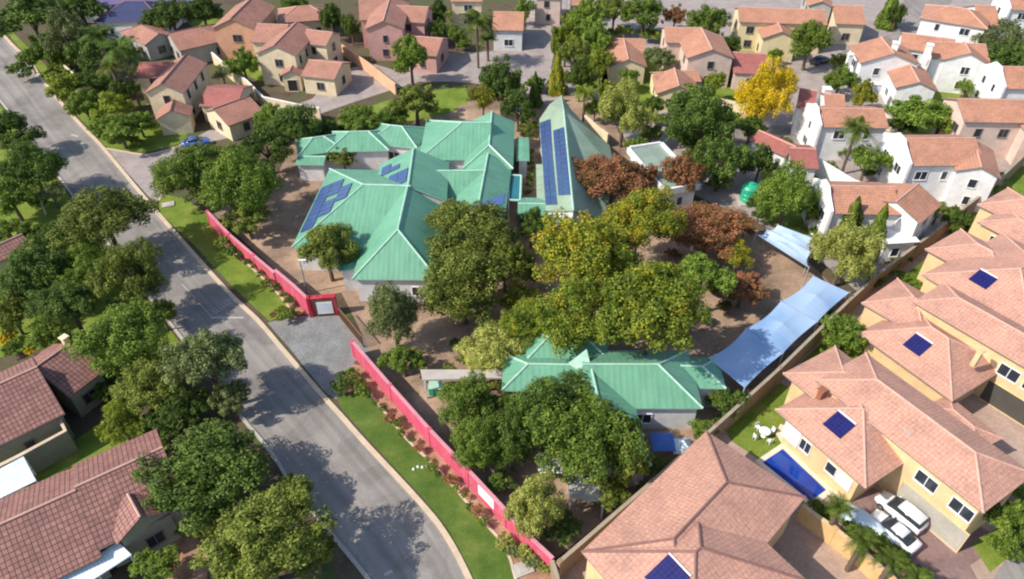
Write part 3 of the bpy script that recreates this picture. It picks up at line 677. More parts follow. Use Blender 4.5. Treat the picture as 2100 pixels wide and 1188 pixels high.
def gablet(h, px, z, ang, mat='darkgap'):
    P = at(*px, z); m = MB(); ca, sa = math.cos(ang), math.sin(ang)
    def w(x, y, zz): return (P.x+x*ca-y*sa, P.y+x*sa+y*ca, P.z+zz)
    m.add([w(0,-1.1,-.6), w(0,1.1,-.6), w(0,0,.6), w(-1.9,0,.6)], [(0,1,2), (0,2,3), (2,1,3), (0,3,1)]); m.build('roof_vent', mat, h.root, h.o)
gablet(h, (1020,268), S4['zr']-1.0, S4['ang']-math.pi/2); gablet(h, (845,392), S1['zr']-1.0, S1['ang']-math.pi/2)
SOL = []
# west slope of the west wing: the panels fill the hip end up to its lower hip line
cs2 = 1/math.sqrt(1+(S2['p']/S2['hk'])**2)
for r in range(5):
    for c in range(16):
        u, q = -.42*S2['Y']+c*1.06, .35+r*1.72; top = (q+1.65)*cs2
        if max(abs(u), abs(u+1.0)) < S2['Y']-top/S2['hk']-.1 and not (r == 1 and c == 3): S.solar(S2, 2, u, q, 1, 1, 1.0, 1.65)
# west slope of the narrow north part of the main ridge
for r, cc in ((0, (1, 2)), (1, (2, 4, 5)), (2, (4, 5, 6))):
    for c in cc: S.solar(S1n, 1, -S1n['X']+.5+c*1.02, .5+r*1.35, 1, 1, .98, 1.3)
S.solar(S3, 1, 3.0, 1.8, 2, 3, 1.0, 1.7, .05)
# west trio
h = House('row of three small green hipped classrooms at the north west of the school', 'w_school', 'sheet_green', name='classroom_block', cat='school', group=SG)
h.ridge((642,284),(664,281),(640,318), 3.1, .5, 'hh'); h.ridge((716,272),(756,271),(760,311), 3.1, .5, 'hh'); h.ridge((802,259),(824,261),(830,303), 3.1, .5, 'hh'); h.ridge((668,322),(610,321),(640,338), 2.7, .2, 'gg', win=False); h.finish()
# hall with fan shaped plan
def hall():
    R0, R1 = at(1156,226,7.3), at(1176,432,7.4); NN = at(1151,196,4.4)
    Lv = [at(1106,245,3.4), at(1119,432,3.4)]; Q = at(1127,214,4.6)
    Pv = [at(1172,226,3.6), at(1212,268,3.4), at(1250,298,3.4), at(1262,352,3.4), at(1238,448,3.4)]
    root = empty('school_hall', (R1.x, R1.y, 0), 'tall fan shaped school hall with two long columns of blue panels on its sage roof', 'school', SG); o = Vector((R1.x, R1.y, 0))
    T = [R0, R1]+Lv+Pv+[Q, NN]; n = len(T); V = T+[v-Vector((0,0,.15)) for v in T]
    fs = [(2,3,1), (2,1,0), (9,2,0), (0,1,8), (0,8,7), (0,7,6), (0,6,5), (0,5,4), (10,9,0), (4,10,0)]
    bd = [(2,3), (3,1), (1,8), (8,7), (7,6), (6,5), (5,4), (4,10), (10,9), (9,2)]
    ro = mesh_obj('roof', V, fs+[tuple(i+n for i in f[::-1]) for f in fs]+[(a,b,b+n,a+n) for a, b in bd], 'sheet_sage', root, o)
    m = MB(); m.tube(R0, R1, .12, .12, 6); m.tube(R0, NN, .08, .08, 6); m.build('ridge_cap', 'cap_green', ro, o)
    cen = (R0+R1)/2; ring = [10,9,2,3,1,8,7,6,5,4]; W = []
    for i in ring:
        p = T[i].lerp(Vector((cen.x, cen.y, T[i].z)), .03); W.append(p)
    k = len(W); vs = [(p.x,p.y,-.3) for p in W]+[(p.x,p.y,p.z-.12) for p in W]
    mesh_obj('wall', vs, [(i,(i+1)%k,k+(i+1)%k,k+i) for i in range(k)], 'w_school', root, o)
    # panels on the west slope: interpolate between ridge and west eave
    E0, E1 = Lv; nrm = (R0-R1).cross(E1-R1).normalized(); nrm = nrm if nrm.z > 0 else -nrm
    def sp(u, v): return (E1.lerp(E0, v)).lerp(R1.lerp(R0, v), u)
    for a0, a1, lo, hi in ((.04,.47,.05,.95), (.55,.975,.13,.80)):
        for i in range(14):
            w0 = lo+(hi-lo)*i/14; w1 = lo+(hi-lo)*(i+.93)/14
            for b0, b1 in ((a0, (a0+a1)/2-.008), ((a0+a1)/2+.008, a1)):
                q = [sp(b0,w0), sp(b0,w1), sp(b1,w1), sp(b1,w0)]
                m = MB(); m.add([p+nrm*.05 for p in q]+[p+nrm*.13 for p in q], [(3,2,1,0), (4,5,6,7), (0,1,5,4), (1,2,6,5), (2,3,7,6), (3,0,4,7)]); m.build('solar_panel', 'solar', root, o)
    L = [at(1099,337,2.9), at(1115,337,3.2), at(1121,440,3.2), at(1101,414,2.9)]
    m = MB(); m.add(L+[p-Vector((0,0,.12)) for p in L], [(0,1,2,3), (7,6,5,4), (0,1,5,4), (1,2,6,5), (2,3,7,6), (3,0,4,7)]); m.build('lean_to_roof', 'sheet_sage', root, o)
    for i in range(4):
        p = E1.lerp(E0, .15+.22*i); m = MB(); m.box((p.x-.02, p.y, 2.1), (.12, 1.2, 1.2), .07); m.build('window', 'glass', root, o)
hall()
h = House('low green covered link between the hall and the main school', 'w_school', 'sheet_green', name='covered_link', cat='school', group=SG)
h.ridge((1062,418),(1180,420),(1100,448), 2.9, .25, 'gg'); h.finish()
def canopy():
    P = [at(1043,360,3), at(1069,361,3), at(1067,412,3), at(1043,411,3)]; c = sum(P, Vector())/4
    r = empty('glazed_canopy', (c.x, c.y, 0), 'narrow dark teal canopy roof between main school and hall', 'canopy'); o = Vector((c.x, c.y, 0))
    m = MB(); m.add(P+[p-Vector((0,0,.12)) for p in P], [(0,1,2,3), (7,6,5,4), (0,1,5,4), (1,2,6,5), (2,3,7,6), (3,0,4,7)]); m.build('roof_panel', 'sheet_teal', r, o)
    m = MB()
    for i in range(4): m.tube(P[i]+Vector((0,0,.05)), P[(i+1)%4]+Vector((0,0,.05)), .14, .14, 6)
    m.build('frame', 'cap_green', r, o)
    for p in P: m = MB(); m.box((p.x, p.y, 1.45), (.12,.12,2.9)); m.build('post', 'w_school', r, o)
canopy()
h = House('lower school building with teal green roofs among the trees', 'w_school', 'sheet_green', name='school_building', cat='school', group=SG)
h.ridge((1195,748),(1350,748),(1400,838), 3.2, .5, 'gh'); h.ridge((1212,752),(1238,868),(1318,890), 3.15, .45, 'gh'); h.ridge((1125,692),(1200,692),(1140,740), 3.3, .45, 'hh'); h.ridge((1083,748),(1205,750),(1060,803), 3.0, .45, 'hg'); h.ridge((1398,752),(1440,753),(1425,797), 2.9, .4, 'hh')
h.finish(2.6); LS = h
V = [at(1165,745,4.6), at(1203,716,5.2), at(1212,752,4.6), at(1190,762,4.2)]
m = MB(); m.add(V+[p-Vector((0,0,.12)) for p in V], [(0,1,2,3), (7,6,5,4), (0,1,5,4), (1,2,6,5), (2,3,7,6), (3,0,4,7)]); m.build('roof_light_sheet', 'cap_green', h.root, h.o)
# covered walkway
def slab(name, label, cat, quad, z, t, mat, posts=True, postmat='w_school', group=None):
    P = [at(*q, z) for q in quad]; c = sum(P, Vector())/4; r = empty(name, (c.x, c.y, 0), label, cat, group); o = Vector((c.x, c.y, 0))
    m = MB(); m.add(P+[p-Vector((0,0,t)) for p in P], [(0,1,2,3), (7,6,5,4), (0,1,5,4), (1,2,6,5), (2,3,7,6), (3,0,4,7)]); m.build('roof', mat, r, o)
    if posts:
        for p in P: q = p.lerp(Vector((c.x, c.y, z)), .06); m = MB(); m.box((q.x, q.y, (z-t)/2), (.14,.14,z-t)); m.build('post', postmat, r, o)
    return r
slab('covered_walkway', 'flat beige roofed walkway leading to the lower school building', 'walkway', [(862,758),(1038,758),(1036,775),(866,779)], 2.6, .2, 'concrete')
slab('garden_shed', 'flat grey roof shed under the big olive tree by the boundary wall', 'shed', [(1165,975),(1245,985),(1240,1030),(1168,1020)], 2.3, .15, 'w_stonegrey')

# ------------------------------------------------------------ walls
def wall(label, pts, z, w, mat, capm=None, name='boundary_wall', cat='wall', piers=None, group=None, step=None):
    P = [at(*p, z) for p in pts]; c = P[0]; o = Vector((c.x, c.y, 0)); r = empty(name, o, label, cat, group)
    m = MB(); ribbon(m, P, w, -.2, z); m.build('wall_face', mat, r, o)
    if capm: m = MB(); ribbon(m, P, w+.05, z+.002, z+.07); m.build('coping', capm, r, o)
    if piers:
        for i in range(len(P)-1):
            d = P[i+1]-P[i]; n = max(1, int(d.length/piers))
            for k in range(n):
                q = P[i]+d*(k/n); m = MB(); m.box((q.x, q.y, (z+.12)/2), (w+.10, w+.10, z+.12), math.atan2(d.y, d.x)); m.build('pier', mat, r, o)
    return r, P, o
wall('bright pink street wall left of the school entrance', [(425,434),(470,481),(520,524),(563,560)], 2.0, .25, 'w_hot', 'w_cap', 'street_wall', piers=9)
wall('taller bright pink wall section ending at the red entrance sign', [(564,554),(600,584),(630,612)], 2.5, .25, 'w_hot', 'w_cap', 'street_wall')
r, P, o = wall('long bright pink street wall right of the entrance, by the lower lawn', [(722,700),(800,790),(880,880),(960,964),(1038,1048),(1062,1078),(1134,1146)], 2.1, .25, 'w_hot', 'w_cap', 'street_wall', piers=8)
def wall_sign(a, b, z, hgt, mat, parent, o, name='sign_board', off=.17):
    A, B = at(*a, z), at(*b, z); d = (B-A); d.z = 0; n = Vector((d.y, -d.x, 0)).normalized()
    if n.y > 0: n = -n
    m = MB(); c = (A+B)/2 + n*off; m.box((c.x, c.y, z-hgt/2), (d.length, .06, hgt), math.atan2(d.y, d.x)); return m.build(name, mat, parent, o), c, d, n
wall_sign((984,992),(1016,1025), 1.95, 1.2, 'white', r, o)
# red entrance sign wall
def sign_wall():
    A, B = at(629,612,2.4), at(687,608,2.4); c = (A+B)/2; o = Vector((c.x, c.y, 0)); ang = math.atan2(B.y-A.y, B.x-A.x); L = (B-A).length
    r = empty('entrance_sign', o, 'dark red entrance wall with a white board framed in black, beside the cobbled drive', 'sign')
    m = MB(); m.box((c.x, c.y, 1.15), (L, .5, 2.5), ang); m.box((c.x, c.y, 2.46), (L+.1, .6, .12), ang); m.build('wall_face', 'w_hotdark', r, o)
    d = Vector((math.cos(ang), math.sin(ang), 0)); n = Vector((d.y, -d.x, 0))
    m = MB(); q = c+n*.29+d*.25; m.box((q.x, q.y, 1.2), (L*.66, .1, 1.95), ang); m.build('frame', 'garage_dark', r, o)
    q = c+n*.36+d*.25; m = MB(); m.box((q.x, q.y, 1.22), (L*.56, .06, 1.6), ang); bd = m.build('board', 'white', r, o)
    m = MB()
    for k, (w, zz) in enumerate(((.8, 1.7), (1.2, 1.45), (1.0, 1.2), (1.3, .95))):
        q = c+n*.395+d*.25; m.box((q.x, q.y, zz), (L*.5*w/1.4, .012, .07), ang)
    m.build('faint_print', 'palecloth', bd, o)
    for s in (-1, 1): q = c+d*s*(L/2-.12)+n*.05; m = MB(); m.box((q.x, q.y, 1.25), (.32, .62, 2.7), ang); m.build('pier', 'w_hotdark', r, o)
sign_wall()
# sliding gate
def gate():
    A, B = at(694,632,1.6), at(742,690,1.6); o = Vector((A.x, A.y, 0)); r = empty('sliding_gate', o, 'brown slatted sliding gate pulled back beside the entrance sign', 'gate'); d = B-A
    for z in (.15, 1.6): m = MB(); m.tube(A+Vector((0,0,z-1.6)), B+Vector((0,0,z-1.6)), .06, .06, 6); m.build('rail', 'wood', r, o)
    m = MB()
    for i in range(28): p = A+d*(i/27); m.box((p.x, p.y, .85), (.05,.05,1.5))
    m.build('bars', 'wood', r, o)
gate()
wall('brown boundary wall between the school and the peach roofed estate', [(1148,1152),(1333,992),(1470,872),(1600,755),(1740,618),(1801,562),(1882,501),(1918,475),(1983,422),(2023,392),(2120,300)], 2.3, .25, 'w_brown', 'w_coping', piers=12)
wall('short brown wall beside the bottom shrubs joining the pink wall', [(1132,1150),(1142,1180),(1150,1230)], 2.0, .25, 'w_brown', 'w_coping')
wall('scalloped ochre garden wall beneath the row of palms', [(1650,1040),(1712,1084),(1770,1130),(1830,1186),(1880,1240)], 1.9, .3, 'w_ochrewall', 'w_ochre', 'garden_wall', piers=4)
wall('cream garden wall running between the cream houses', [(434,108),(471,141),(505,165),(539,199),(613,215),(655,222)], 2.0, .25, 'w_cream', 'w_white', 'garden_wall')
wall('orange garden wall beside the pink house', [(700,91),(754,128),(811,172)], 1.9, .3, 'w_orange', None, 'garden_wall')
wall('bright white garden wall beside the low red roofed house', [(1674,322),(1752,369),(1802,385),(1830,395)], 2.4, .3, 'w_white', None, 'garden_wall')
wall('low cream wall beside the shaded brick court behind the hall', [(1200,236),(1222,256),(1248,275)], 2.2, .3, 'w_cream', None, 'garden_wall')
wall('cream wall below the row of road side trees at the top left', [(70,70),(110,115),(150,150)], 1.8, .25, 'w_cream', None, 'garden_wall')
wall('dark olive yard wall with tiled coping beside the stepped roof house', [(-40,975),(40,935),(134,884),(116,848)], 2.6, .3, 'w_olive', 'kerb', 'yard_wall')
wall('cream wall curving beside the wide green tree', [(1812,230),(1850,262),(1880,278)], 1.8, .3, 'w_cream', None, 'garden_wall')
wall('cream terrace wall behind the yellow tree', [(1470,200),(1520,212),(1560,222)], 1.6, .3, 'w_cream', None, 'garden_wall')

# windows, garages of the right estate
def side_px(b, px, z):
    """closest visible wall side and coordinate along it for a pixel at height z"""
    P = at(*px, z); d = P-b['c']; ca, sa = math.cos(b['ang']), math.sin(b['ang']); x, y = d.x*ca+d.y*sa, -d.x*sa+d.y*ca
    c = [(abs(y+b['Y']), 0, x), (abs(y-b['Y']), 1, x), (abs(x+b['X']), 2, y), (abs(x-b['X']), 3, y)]
    c.sort(); return c[0][1], c[0][2]
def along_side(b, side, px, z):
    P = at(*px, z); d = P-b['c']; ca, sa = math.cos(b['ang']), math.sin(b['ang']); x, y = d.x*ca+d.y*sa, -d.x*sa+d.y*ca
    return x if side < 2 else y
sd4, _ = side_px(J4c, (1930,985), 5.0); sd4a, _ = side_px(J4a, (1690,935), 3.5); sd3, _ = side_px(J3c, (2050,770), 5.0)
for px, z, w, hh in (((1917,975),4.1,1.7,1.2), ((1985,1035),4.1,1.7,1.2)): J4.window(J4c, sd4, along_side(J4c, sd4, px, z), z, w, hh)
J4.window(J4c, sd4, along_side(J4c, sd4, (1915,1052), 1.3), 1.25, 5.6, 2.4, 'garage_door', 'garage', 'w_ochre')
for px, w, hh, pn in (((1702,962),.9,1.1,'glass'), ((1728,985),1.3,1.2,'white'), ((1650,915),1.0,1.2,'glass'), ((1622,890),1.6,1.6,'white')): J4.window(J4a, sd4a, along_side(J4a, sd4a, px, 2.0), 1.9, w, hh, pane=pn)
for px, z, w, hh in (((2050,780),4.2,1.7,1.2), ((2096,812),4.2,1.4,1.2)): J3.window(J3c, sd3, along_side(J3c, sd3, px, z), z, w, hh)
J3.window(J3c, sd3, along_side(J3c, sd3, (2062,845), 1.3), 1.25, 5.2, 2.4, 'garage_door', 'garage_dark', 'w_ochre')
def slope_px(b, px):
    P = at(*px, b['ez']+(b['zr']-b['ez'])*.5); d = P-b['c']; ca, sa = math.cos(b['ang']), math.sin(b['ang']); x, y = d.x*ca+d.y*sa, -d.x*sa+d.y*ca
    c = [(b['Y']+y, 0), (b['Y']-y, 1)]
    if b['ends'][0] == 'h': c.append((x+b['X'], 2))
    if b['ends'][1] == 'h': c.append((b['X']-x, 3))
    c.sort(); return c[0][1]
for hh, b, px, sz in ((J2[0], J2[1], (2015,574), (1.8,1.6)), (J3, J3a, (1881,708), (1.75,1.65)), (J4, J4a, (1720,872), (1.75,1.7)), (J5, J5b, (1368,1185), (2.0,2.2))):
    flush_panel(hh, b, slope_px(b, px), px, sz)
# ------------------------------------------------------------ pool
def pool():
    C = [(1605,922),(1694,1006),(1662,1030),(1563,950)]; P = [at(*c, 0) for c in C]; c = sum(P, Vector())/4; o = Vector((c.x, c.y, 0))
    r = empty('swimming_pool', o, 'deep blue rectangular swimming pool with pale stone coping', 'swimming pool')
    mesh_obj('water', [(p.x,p.y,.07) for p in P], [(0,1,2,3)], 'pool_water', r, o)
    m = MB()
    for i in range(4):
        a, b = P[i], P[(i+1)%4]; d = (b-a).normalized(); n = Vector((d.y, -d.x, 0)); n = n if n.dot(c-a) < 0 else -n
        q = [a, b, b+n*.45+d*.45, a+n*.45-d*.45]; m.add([(p.x,p.y,0) for p in q]+[(p.x,p.y,.12) for p in q], [(4,5,6,7), (0,1,5,4), (1,2,6,5), (2,3,7,6), (3,0,4,7)])
    m.build('coping', 'patio', r, o)
pool()
sheet('patio_paving', [(1600,870),(1625,880),(1700,950),(1760,1005),(1740,1040),(1700,1010),(1612,925),(1590,890)], .05, 'patio')
# ------------------------------------------------------------ shade sails
def sail(label, quad, zs, seams, mat, sag=.5):
    C = [at(*q, z) for q, z in zip(quad, zs)]; c = sum(C, Vector())/4; o = Vector((c.x, c.y, 0)); r = empty('shade_sail', o, label, 'shade sail', 'blue shade sails over the school yard')
    nb = seams
    for b in range(nb):
        nu, nv = 10, 8; vs = []; g0 = .006
        for i in range(nu+1):
            for j in range(nv+1):
                t = i/nu; u = (b+g0+t*(1-2*g0))/nb; v = j/nv; v2 = v + (.5-v)*.10*math.sin(math.pi*t)
                p = C[0].lerp(C[1], v2).lerp(C[3].lerp(C[2], v2), u)
                pk = (1-abs(2*t-1))*(1-abs(2*v-1))
                vs.append(p+Vector((0,0,1.1*sag*pk - .25*math.sin(math.pi*t))))
        n1 = nv+1; fs = [(i*n1+j, (i+1)*n1+j, (i+1)*n1+j+1, i*n1+j+1) for i in range(nu) for j in range(nv)]
        k = len(vs); vs += [v-Vector((0,0,.03)) for v in vs]
        per = [i*n1 for i in range(nu+1)]+[nu*n1+j for j in range(1, n1)]+[i*n1+nv for i in range(nu-1, -1, -1)]+[j for j in range(nv-1, 0, -1)]
        mesh_obj('canopy', vs, fs+[tuple(x+k for x in f[::-1]) for f in fs]+[(per[i], per[(i+1)%len(per)], per[(i+1)%len(per)]+k, per[i]+k) for i in range(len(per))], mat, r, o)
    for i in range(nb+1):
        for v in (0, 1):
            p = C[0].lerp(C[1], v).lerp(C[3].lerp(C[2], v), i/nb); m = MB(); m.tube((p.x,p.y,0), (p.x,p.y,p.z+.1), .08, .07, 8); m.build('post', 'metalgrey', r, o)
sail('long blue shade sail with tree shade painted as deeper blue beside the boundary wall', [(1668,566),(1742,600),(1527,796),(1452,735)], [3.3,3.0,3.0,3.3], 3, 'sail_blue_treeshade')
sail('smaller pale blue shade sail left of the twin conifers', [(1595,461),(1666,488),(1659,549),(1550,480)], [3.6,3.0,3.0,3.0], 2, 'sail_pale', .3)
# ------------------------------------------------------------ cars
def car(label, a, b, z, mat, kind='suv', group=None):
    """a: rear pixel, b: front pixel of the car's axis at height z"""
    A, B = at(*a, z), at(*b, z); c = (A+B)/2; ang = math.atan2(B.y-A.y, B.x-A.x); r = empty('parked_car', (c.x, c.y, .03), label, 'car', group); r.rotation_euler = (0, 0, ang); r.scale = (.88,.88,.88)
    L, Wd = 4.5, 1.8; prof = [(-2.25,.45),(-2.27,.95),(-2.15,1.05),(-1.0 if kind!='suv' else -2.1,1.08)]
    st = [(-2.25,.35,.85,.80),(-2.18,.30,1.0,.87),(-1.6,.25,1.05,.90),(0,.25,1.02,.90),(1.2,.25,.98,.89),(1.9,.28,.86,.84),(2.2,.35,.72,.74),(2.26,.42,.60,.66)]
    def loft(st, name, m_, par, zf=None):
        vs, fs = [], []
        for x, z0, z1, hw in st:
            h = z1-z0
            ring = [(-hw*.92,z0),(hw*.92,z0),(hw,z0+h*.3),(hw,z0+h*.7),(hw*.9,z1-.02),(hw*.6,z1+.02),(-hw*.6,z1+.02),(-hw*.9,z1-.02),(-hw,z0+h*.7),(-hw,z0+h*.3)]
            vs += [(x, y, z) for y, z in ring]
        n = 10
        for i in range(len(st)-1):
            for k in range(n): fs.append((i*n+k, (i+1)*n+k, (i+1)*n+(k+1)%n, i*n+(k+1)%n))
        fs += [tuple(range(n))[::-1], tuple(range((len(st)-1)*n, len(st)*n))]
        o = mesh_obj(name, vs, fs, m_, par, None, smooth=True); return o
    body = loft(st, 'body', mat, r)
    if kind == 'suv': cab = [(-2.1,.95,1.35,.70),(-1.9,.95,1.62,.72),(.3,.95,1.62,.74),(1.15,.95,1.05,.78)]; roofs = [(-1.95,1.55,1.68,.66),(-.5,1.58,1.72,.68),(.25,1.55,1.67,.66)]
    else: cab = [(-1.7,.95,1.05,.72),(-1.0,.95,1.42,.66),(.2,.95,1.42,.68),(1.15,.95,1.0,.76)]; roofs = [(-1.0,1.38,1.47,.60),(-.4,1.4,1.49,.62),(.2,1.38,1.47,.60)]
    loft(cab, 'windows', 'glass', r); loft(roofs, 'roof', mat, r)
    for x in (-1.4, 1.4):
        for s in (-1, 1):
            m = MB(); m.tube((x, s*.78, .33), (x, s*.93, .33), .34, .34, 16); w = m.build('wheel', 'rubber', r); m = MB(); m.tube((x, s*.9, .33), (x, s*.94, .33), .2, .2, 12); m.build('rim', 'rim', w)
    for s in (-1, 1):
        m = MB(); m.box((2.15, s*.55, .66), (.18, .3, .14)); m.build('headlight', 'lamp_glass', r); m = MB(); m.box((-2.2, s*.62, .85), (.12, .22, .22)); m.build('taillight', 'taillight', r)
        m = MB(); m.box((.85, s*.98, 1.0), (.16, .18, .12)); m.build('wing_mirror', mat, r)
    return r
car('white estate car with dark glass roof parked nearest the garage door', (1885,1075),(1815,1018), .8, 'carpaint')
car('white hatchback parked beside the palms with a blue tinted windscreen', (1868,1115),(1803,1060), .8, 'carpaint', 'sedan')
car('small blue car parked on the side road by the big lime tree', (388,291),(414,287), .8, 'carblue', 'sedan')
car('dark car parked in the shade of the tree above the yellow tree', (1672,124),(1694,118), .8, 'cardark', 'sedan')
def covered():
    P = at(1778,1068,1); o = Vector((P.x, P.y, 0)); r = empty('covered_boat', o, 'pale blue cover over a rounded boat beside the palms', 'boat')
    vs, fs = [], []; n = 10; S_ = [(-2.2,.1,.4),(-1.8,.75,1.0),(-.6,.95,1.3),(.6,.9,1.25),(1.6,.55,1.0),(2.3,.08,.75)]; a = -.85
    for x, w, z in S_:
        for k in range(n):
            t = math.pi*k/(n-1); y, zz = w*math.cos(t), .25+(z-.25)*math.sin(t)**.7
            vs.append((P.x+x*math.cos(a)-y*math.sin(a), P.y+x*math.sin(a)+y*math.cos(a), zz))
    for i in range(len(S_)-1):
        for k in range(n-1): fs.append((i*n+k, i*n+k+1, (i+1)*n+k+1, (i+1)*n+k))
        fs.append((i*n+n-1, i*n, (i+1)*n, (i+1)*n+n-1))
    fs += [tuple(range(n)), tuple(range((len(S_)-1)*n, len(S_)*n))]
    mesh_obj('cover', vs, fs, 'palecloth', r, o, smooth=True)
covered()
# ------------------------------------------------------------ small things
def tank():
    P = at(1533,414,0); o = Vector((P.x, P.y, 0)); r = empty('water_tank', o, 'round green plastic water tank between the dark trees', 'water tank')
    m = MB(); m.lathe((P.x, P.y, .3), [(1.05,0),(1.1,.1),(1.1,.5),(1.06,.55),(1.1,.6),(1.1,1.1),(1.06,1.15),(1.1,1.2),(1.1,1.9),(.9,2.2),(.35,2.4)], 20); m.build('tank_body', 'tankgreen', r, o)
    m = MB(); m.lathe((P.x, P.y, 2.68), [(.33,0),(.33,.12),(.1,.15)], 14); m.build('lid', 'tankgreen', r, o)
    m = MB(); m.box((P.x, P.y, .15), (2.6,2.6,.3)); m.build('plinth', 'concrete', r, o)
tank()
def tent(label, px, w, hgt, mat, group=None):
    P = at(*px, 1); o = Vector((P.x, P.y, 0)); r = empty('play_canopy', o, label, 'play tent', group)
    m = MB(); m.add([(P.x-w/2,P.y-w/2,hgt*.6),(P.x+w/2,P.y-w/2,hgt*.6),(P.x+w/2,P.y+w/2,hgt*.6),(P.x-w/2,P.y+w/2,hgt*.6),(P.x,P.y,hgt)], [(0,1,4),(1,2,4),(2,3,4),(3,0,4),(3,2,1,0)]); m.build('canopy', mat, r, o)
    for s in (-1,1):
        for t in (-1,1): m = MB(); m.tube((P.x+s*w*.46,P.y+t*w*.46,0),(P.x+s*w*.46,P.y+t*w*.46,hgt*.6),.05,.05,6); m.build('leg', 'metalgrey', r, o)
tent('bright blue play canopy beside the white walled school wing', (1358,912), 2.0, 2.3, 'playblue'); tent('pale blue play canopy beside the bright blue one', (1398,918), 1.7, 2.0, 'palecloth')
tent('white play canopy under the big olive tree', (1130,955), 2.2, 2.4, 'w_white')
for lab, px, s in (('teal storage box beside the covered walkway', (893,797), 1.2),):
    P = at(*px, .5); o = Vector((P.x,P.y,0)); r = empty('storage_box', o, lab, 'box'); m = MB(); m.box((P.x,P.y,.45), (s,s*.8,.9)); m.build('body', 'tankgreen', r, o); m = MB(); m.box((P.x,P.y,.95), (s+.08,s*.8+.08,.1)); m.build('lid', 'cap_green', r, o)
for i, (x, y) in enumerate(((848,962),(857,957),(866,958),(875,955))):
    P = at(x, y, .1); m = MB(); m.lathe((P.x,P.y,-.02), [(.11,0),(.13,.07),(.1,.16),(.04,.2)], 7); o = m.build('painted_stone', 'white', None, Vector((P.x,P.y,0))); tag(o, 'small white painted stone in the short row on the lower lawn', 'stone', 'white stones on the lawn')
for i, (x, y) in enumerate(((1557,880),(1563,888),(1570,878),(1575,886))):
    pass
def umbrella_set():
    P = at(1570,880,1); o = Vector((P.x,P.y,0)); r = empty('garden_table', o, 'white round garden table on the lawn by the pool', 'table')
    m = MB(); m.lathe((P.x,P.y,.7), [(.5,0),(.52,.03),(.5,.06)], 18); m.build('tabletop', 'white', r, o); m = MB(); m.lathe((P.x,P.y,0), [(.3,0),(.06,.1),(.06,.7)], 10); m.build('pedestal', 'white', r, o)
    for k in range(4):
        a = k*math.pi/2+.4; q = (P.x+.85*math.cos(a), P.y+.85*math.sin(a)); rr = empty('garden_chair', (q[0],q[1],0), 'white garden chair round the table by the pool', 'chair', 'white garden chairs'); rr.rotation_euler = (0,0,a); rr.scale = (.8,.8,.8)
        m = MB(); m.box((0,0,.44), (.48,.48,.05)); m.build('seat', 'white', rr); m = MB(); m.box((.23,0,.72), (.05,.48,.5)); m.build('backrest', 'white', rr)
        for s in (-1,1):
            for t in (-1,1): m = MB(); m.box((s*.2,t*.2,.21), (.05,.05,.42)); m.build('leg', 'white', rr)
umbrella_set()
for lab, px, hh in (('grey lamp pole inside the pink wall near the entrance', (628,560), 5.5),):
    P = at(px[0]+2, 602, 0); o = Vector((P.x,P.y,0)); r = empty('lamp_post', o, lab, 'lamp post'); m = MB(); m.tube((P.x,P.y,0),(P.x,P.y,4.6),.09,.06,8); m.build('pole', 'metalgrey', r, o); m = MB(); m.box((P.x+.3,P.y,4.62), (.8,.2,.12)); m.build('lamp_head', 'white', r, o)
for px, lab in (((95,440), 'pale wooden post standing on the lawn at the left'),):
    P = at(*px, 0); o = Vector((P.x,P.y,0)); r = empty('wooden_post', o, lab, 'post'); m = MB(); m.tube((P.x,P.y,0),(P.x+.1,P.y+.1,3.2),.12,.09,8); m.build('pole', 'concrete', r, o)
for px, lab in (((1300,1005),'grey air conditioner box on the shed side near the olive tree'),):
    pass
# manhole and drain covers
for px, lab in (((345,421),'pale square concrete slab on the lawn beside the kerb'), ((1072,1168),'pale concrete slab in the bed by the bottom shrubs')):
    P = at(*px, 0); m = MB(); m.box((P.x,P.y,.1), (1.5,1.1,.12), .4); m.box((P.x,P.y,.18), (.7,.7,.05), .4); o = m.build('concrete_slab', 'concrete', None, Vector((P.x,P.y,0))); tag(o, lab, 'slab')

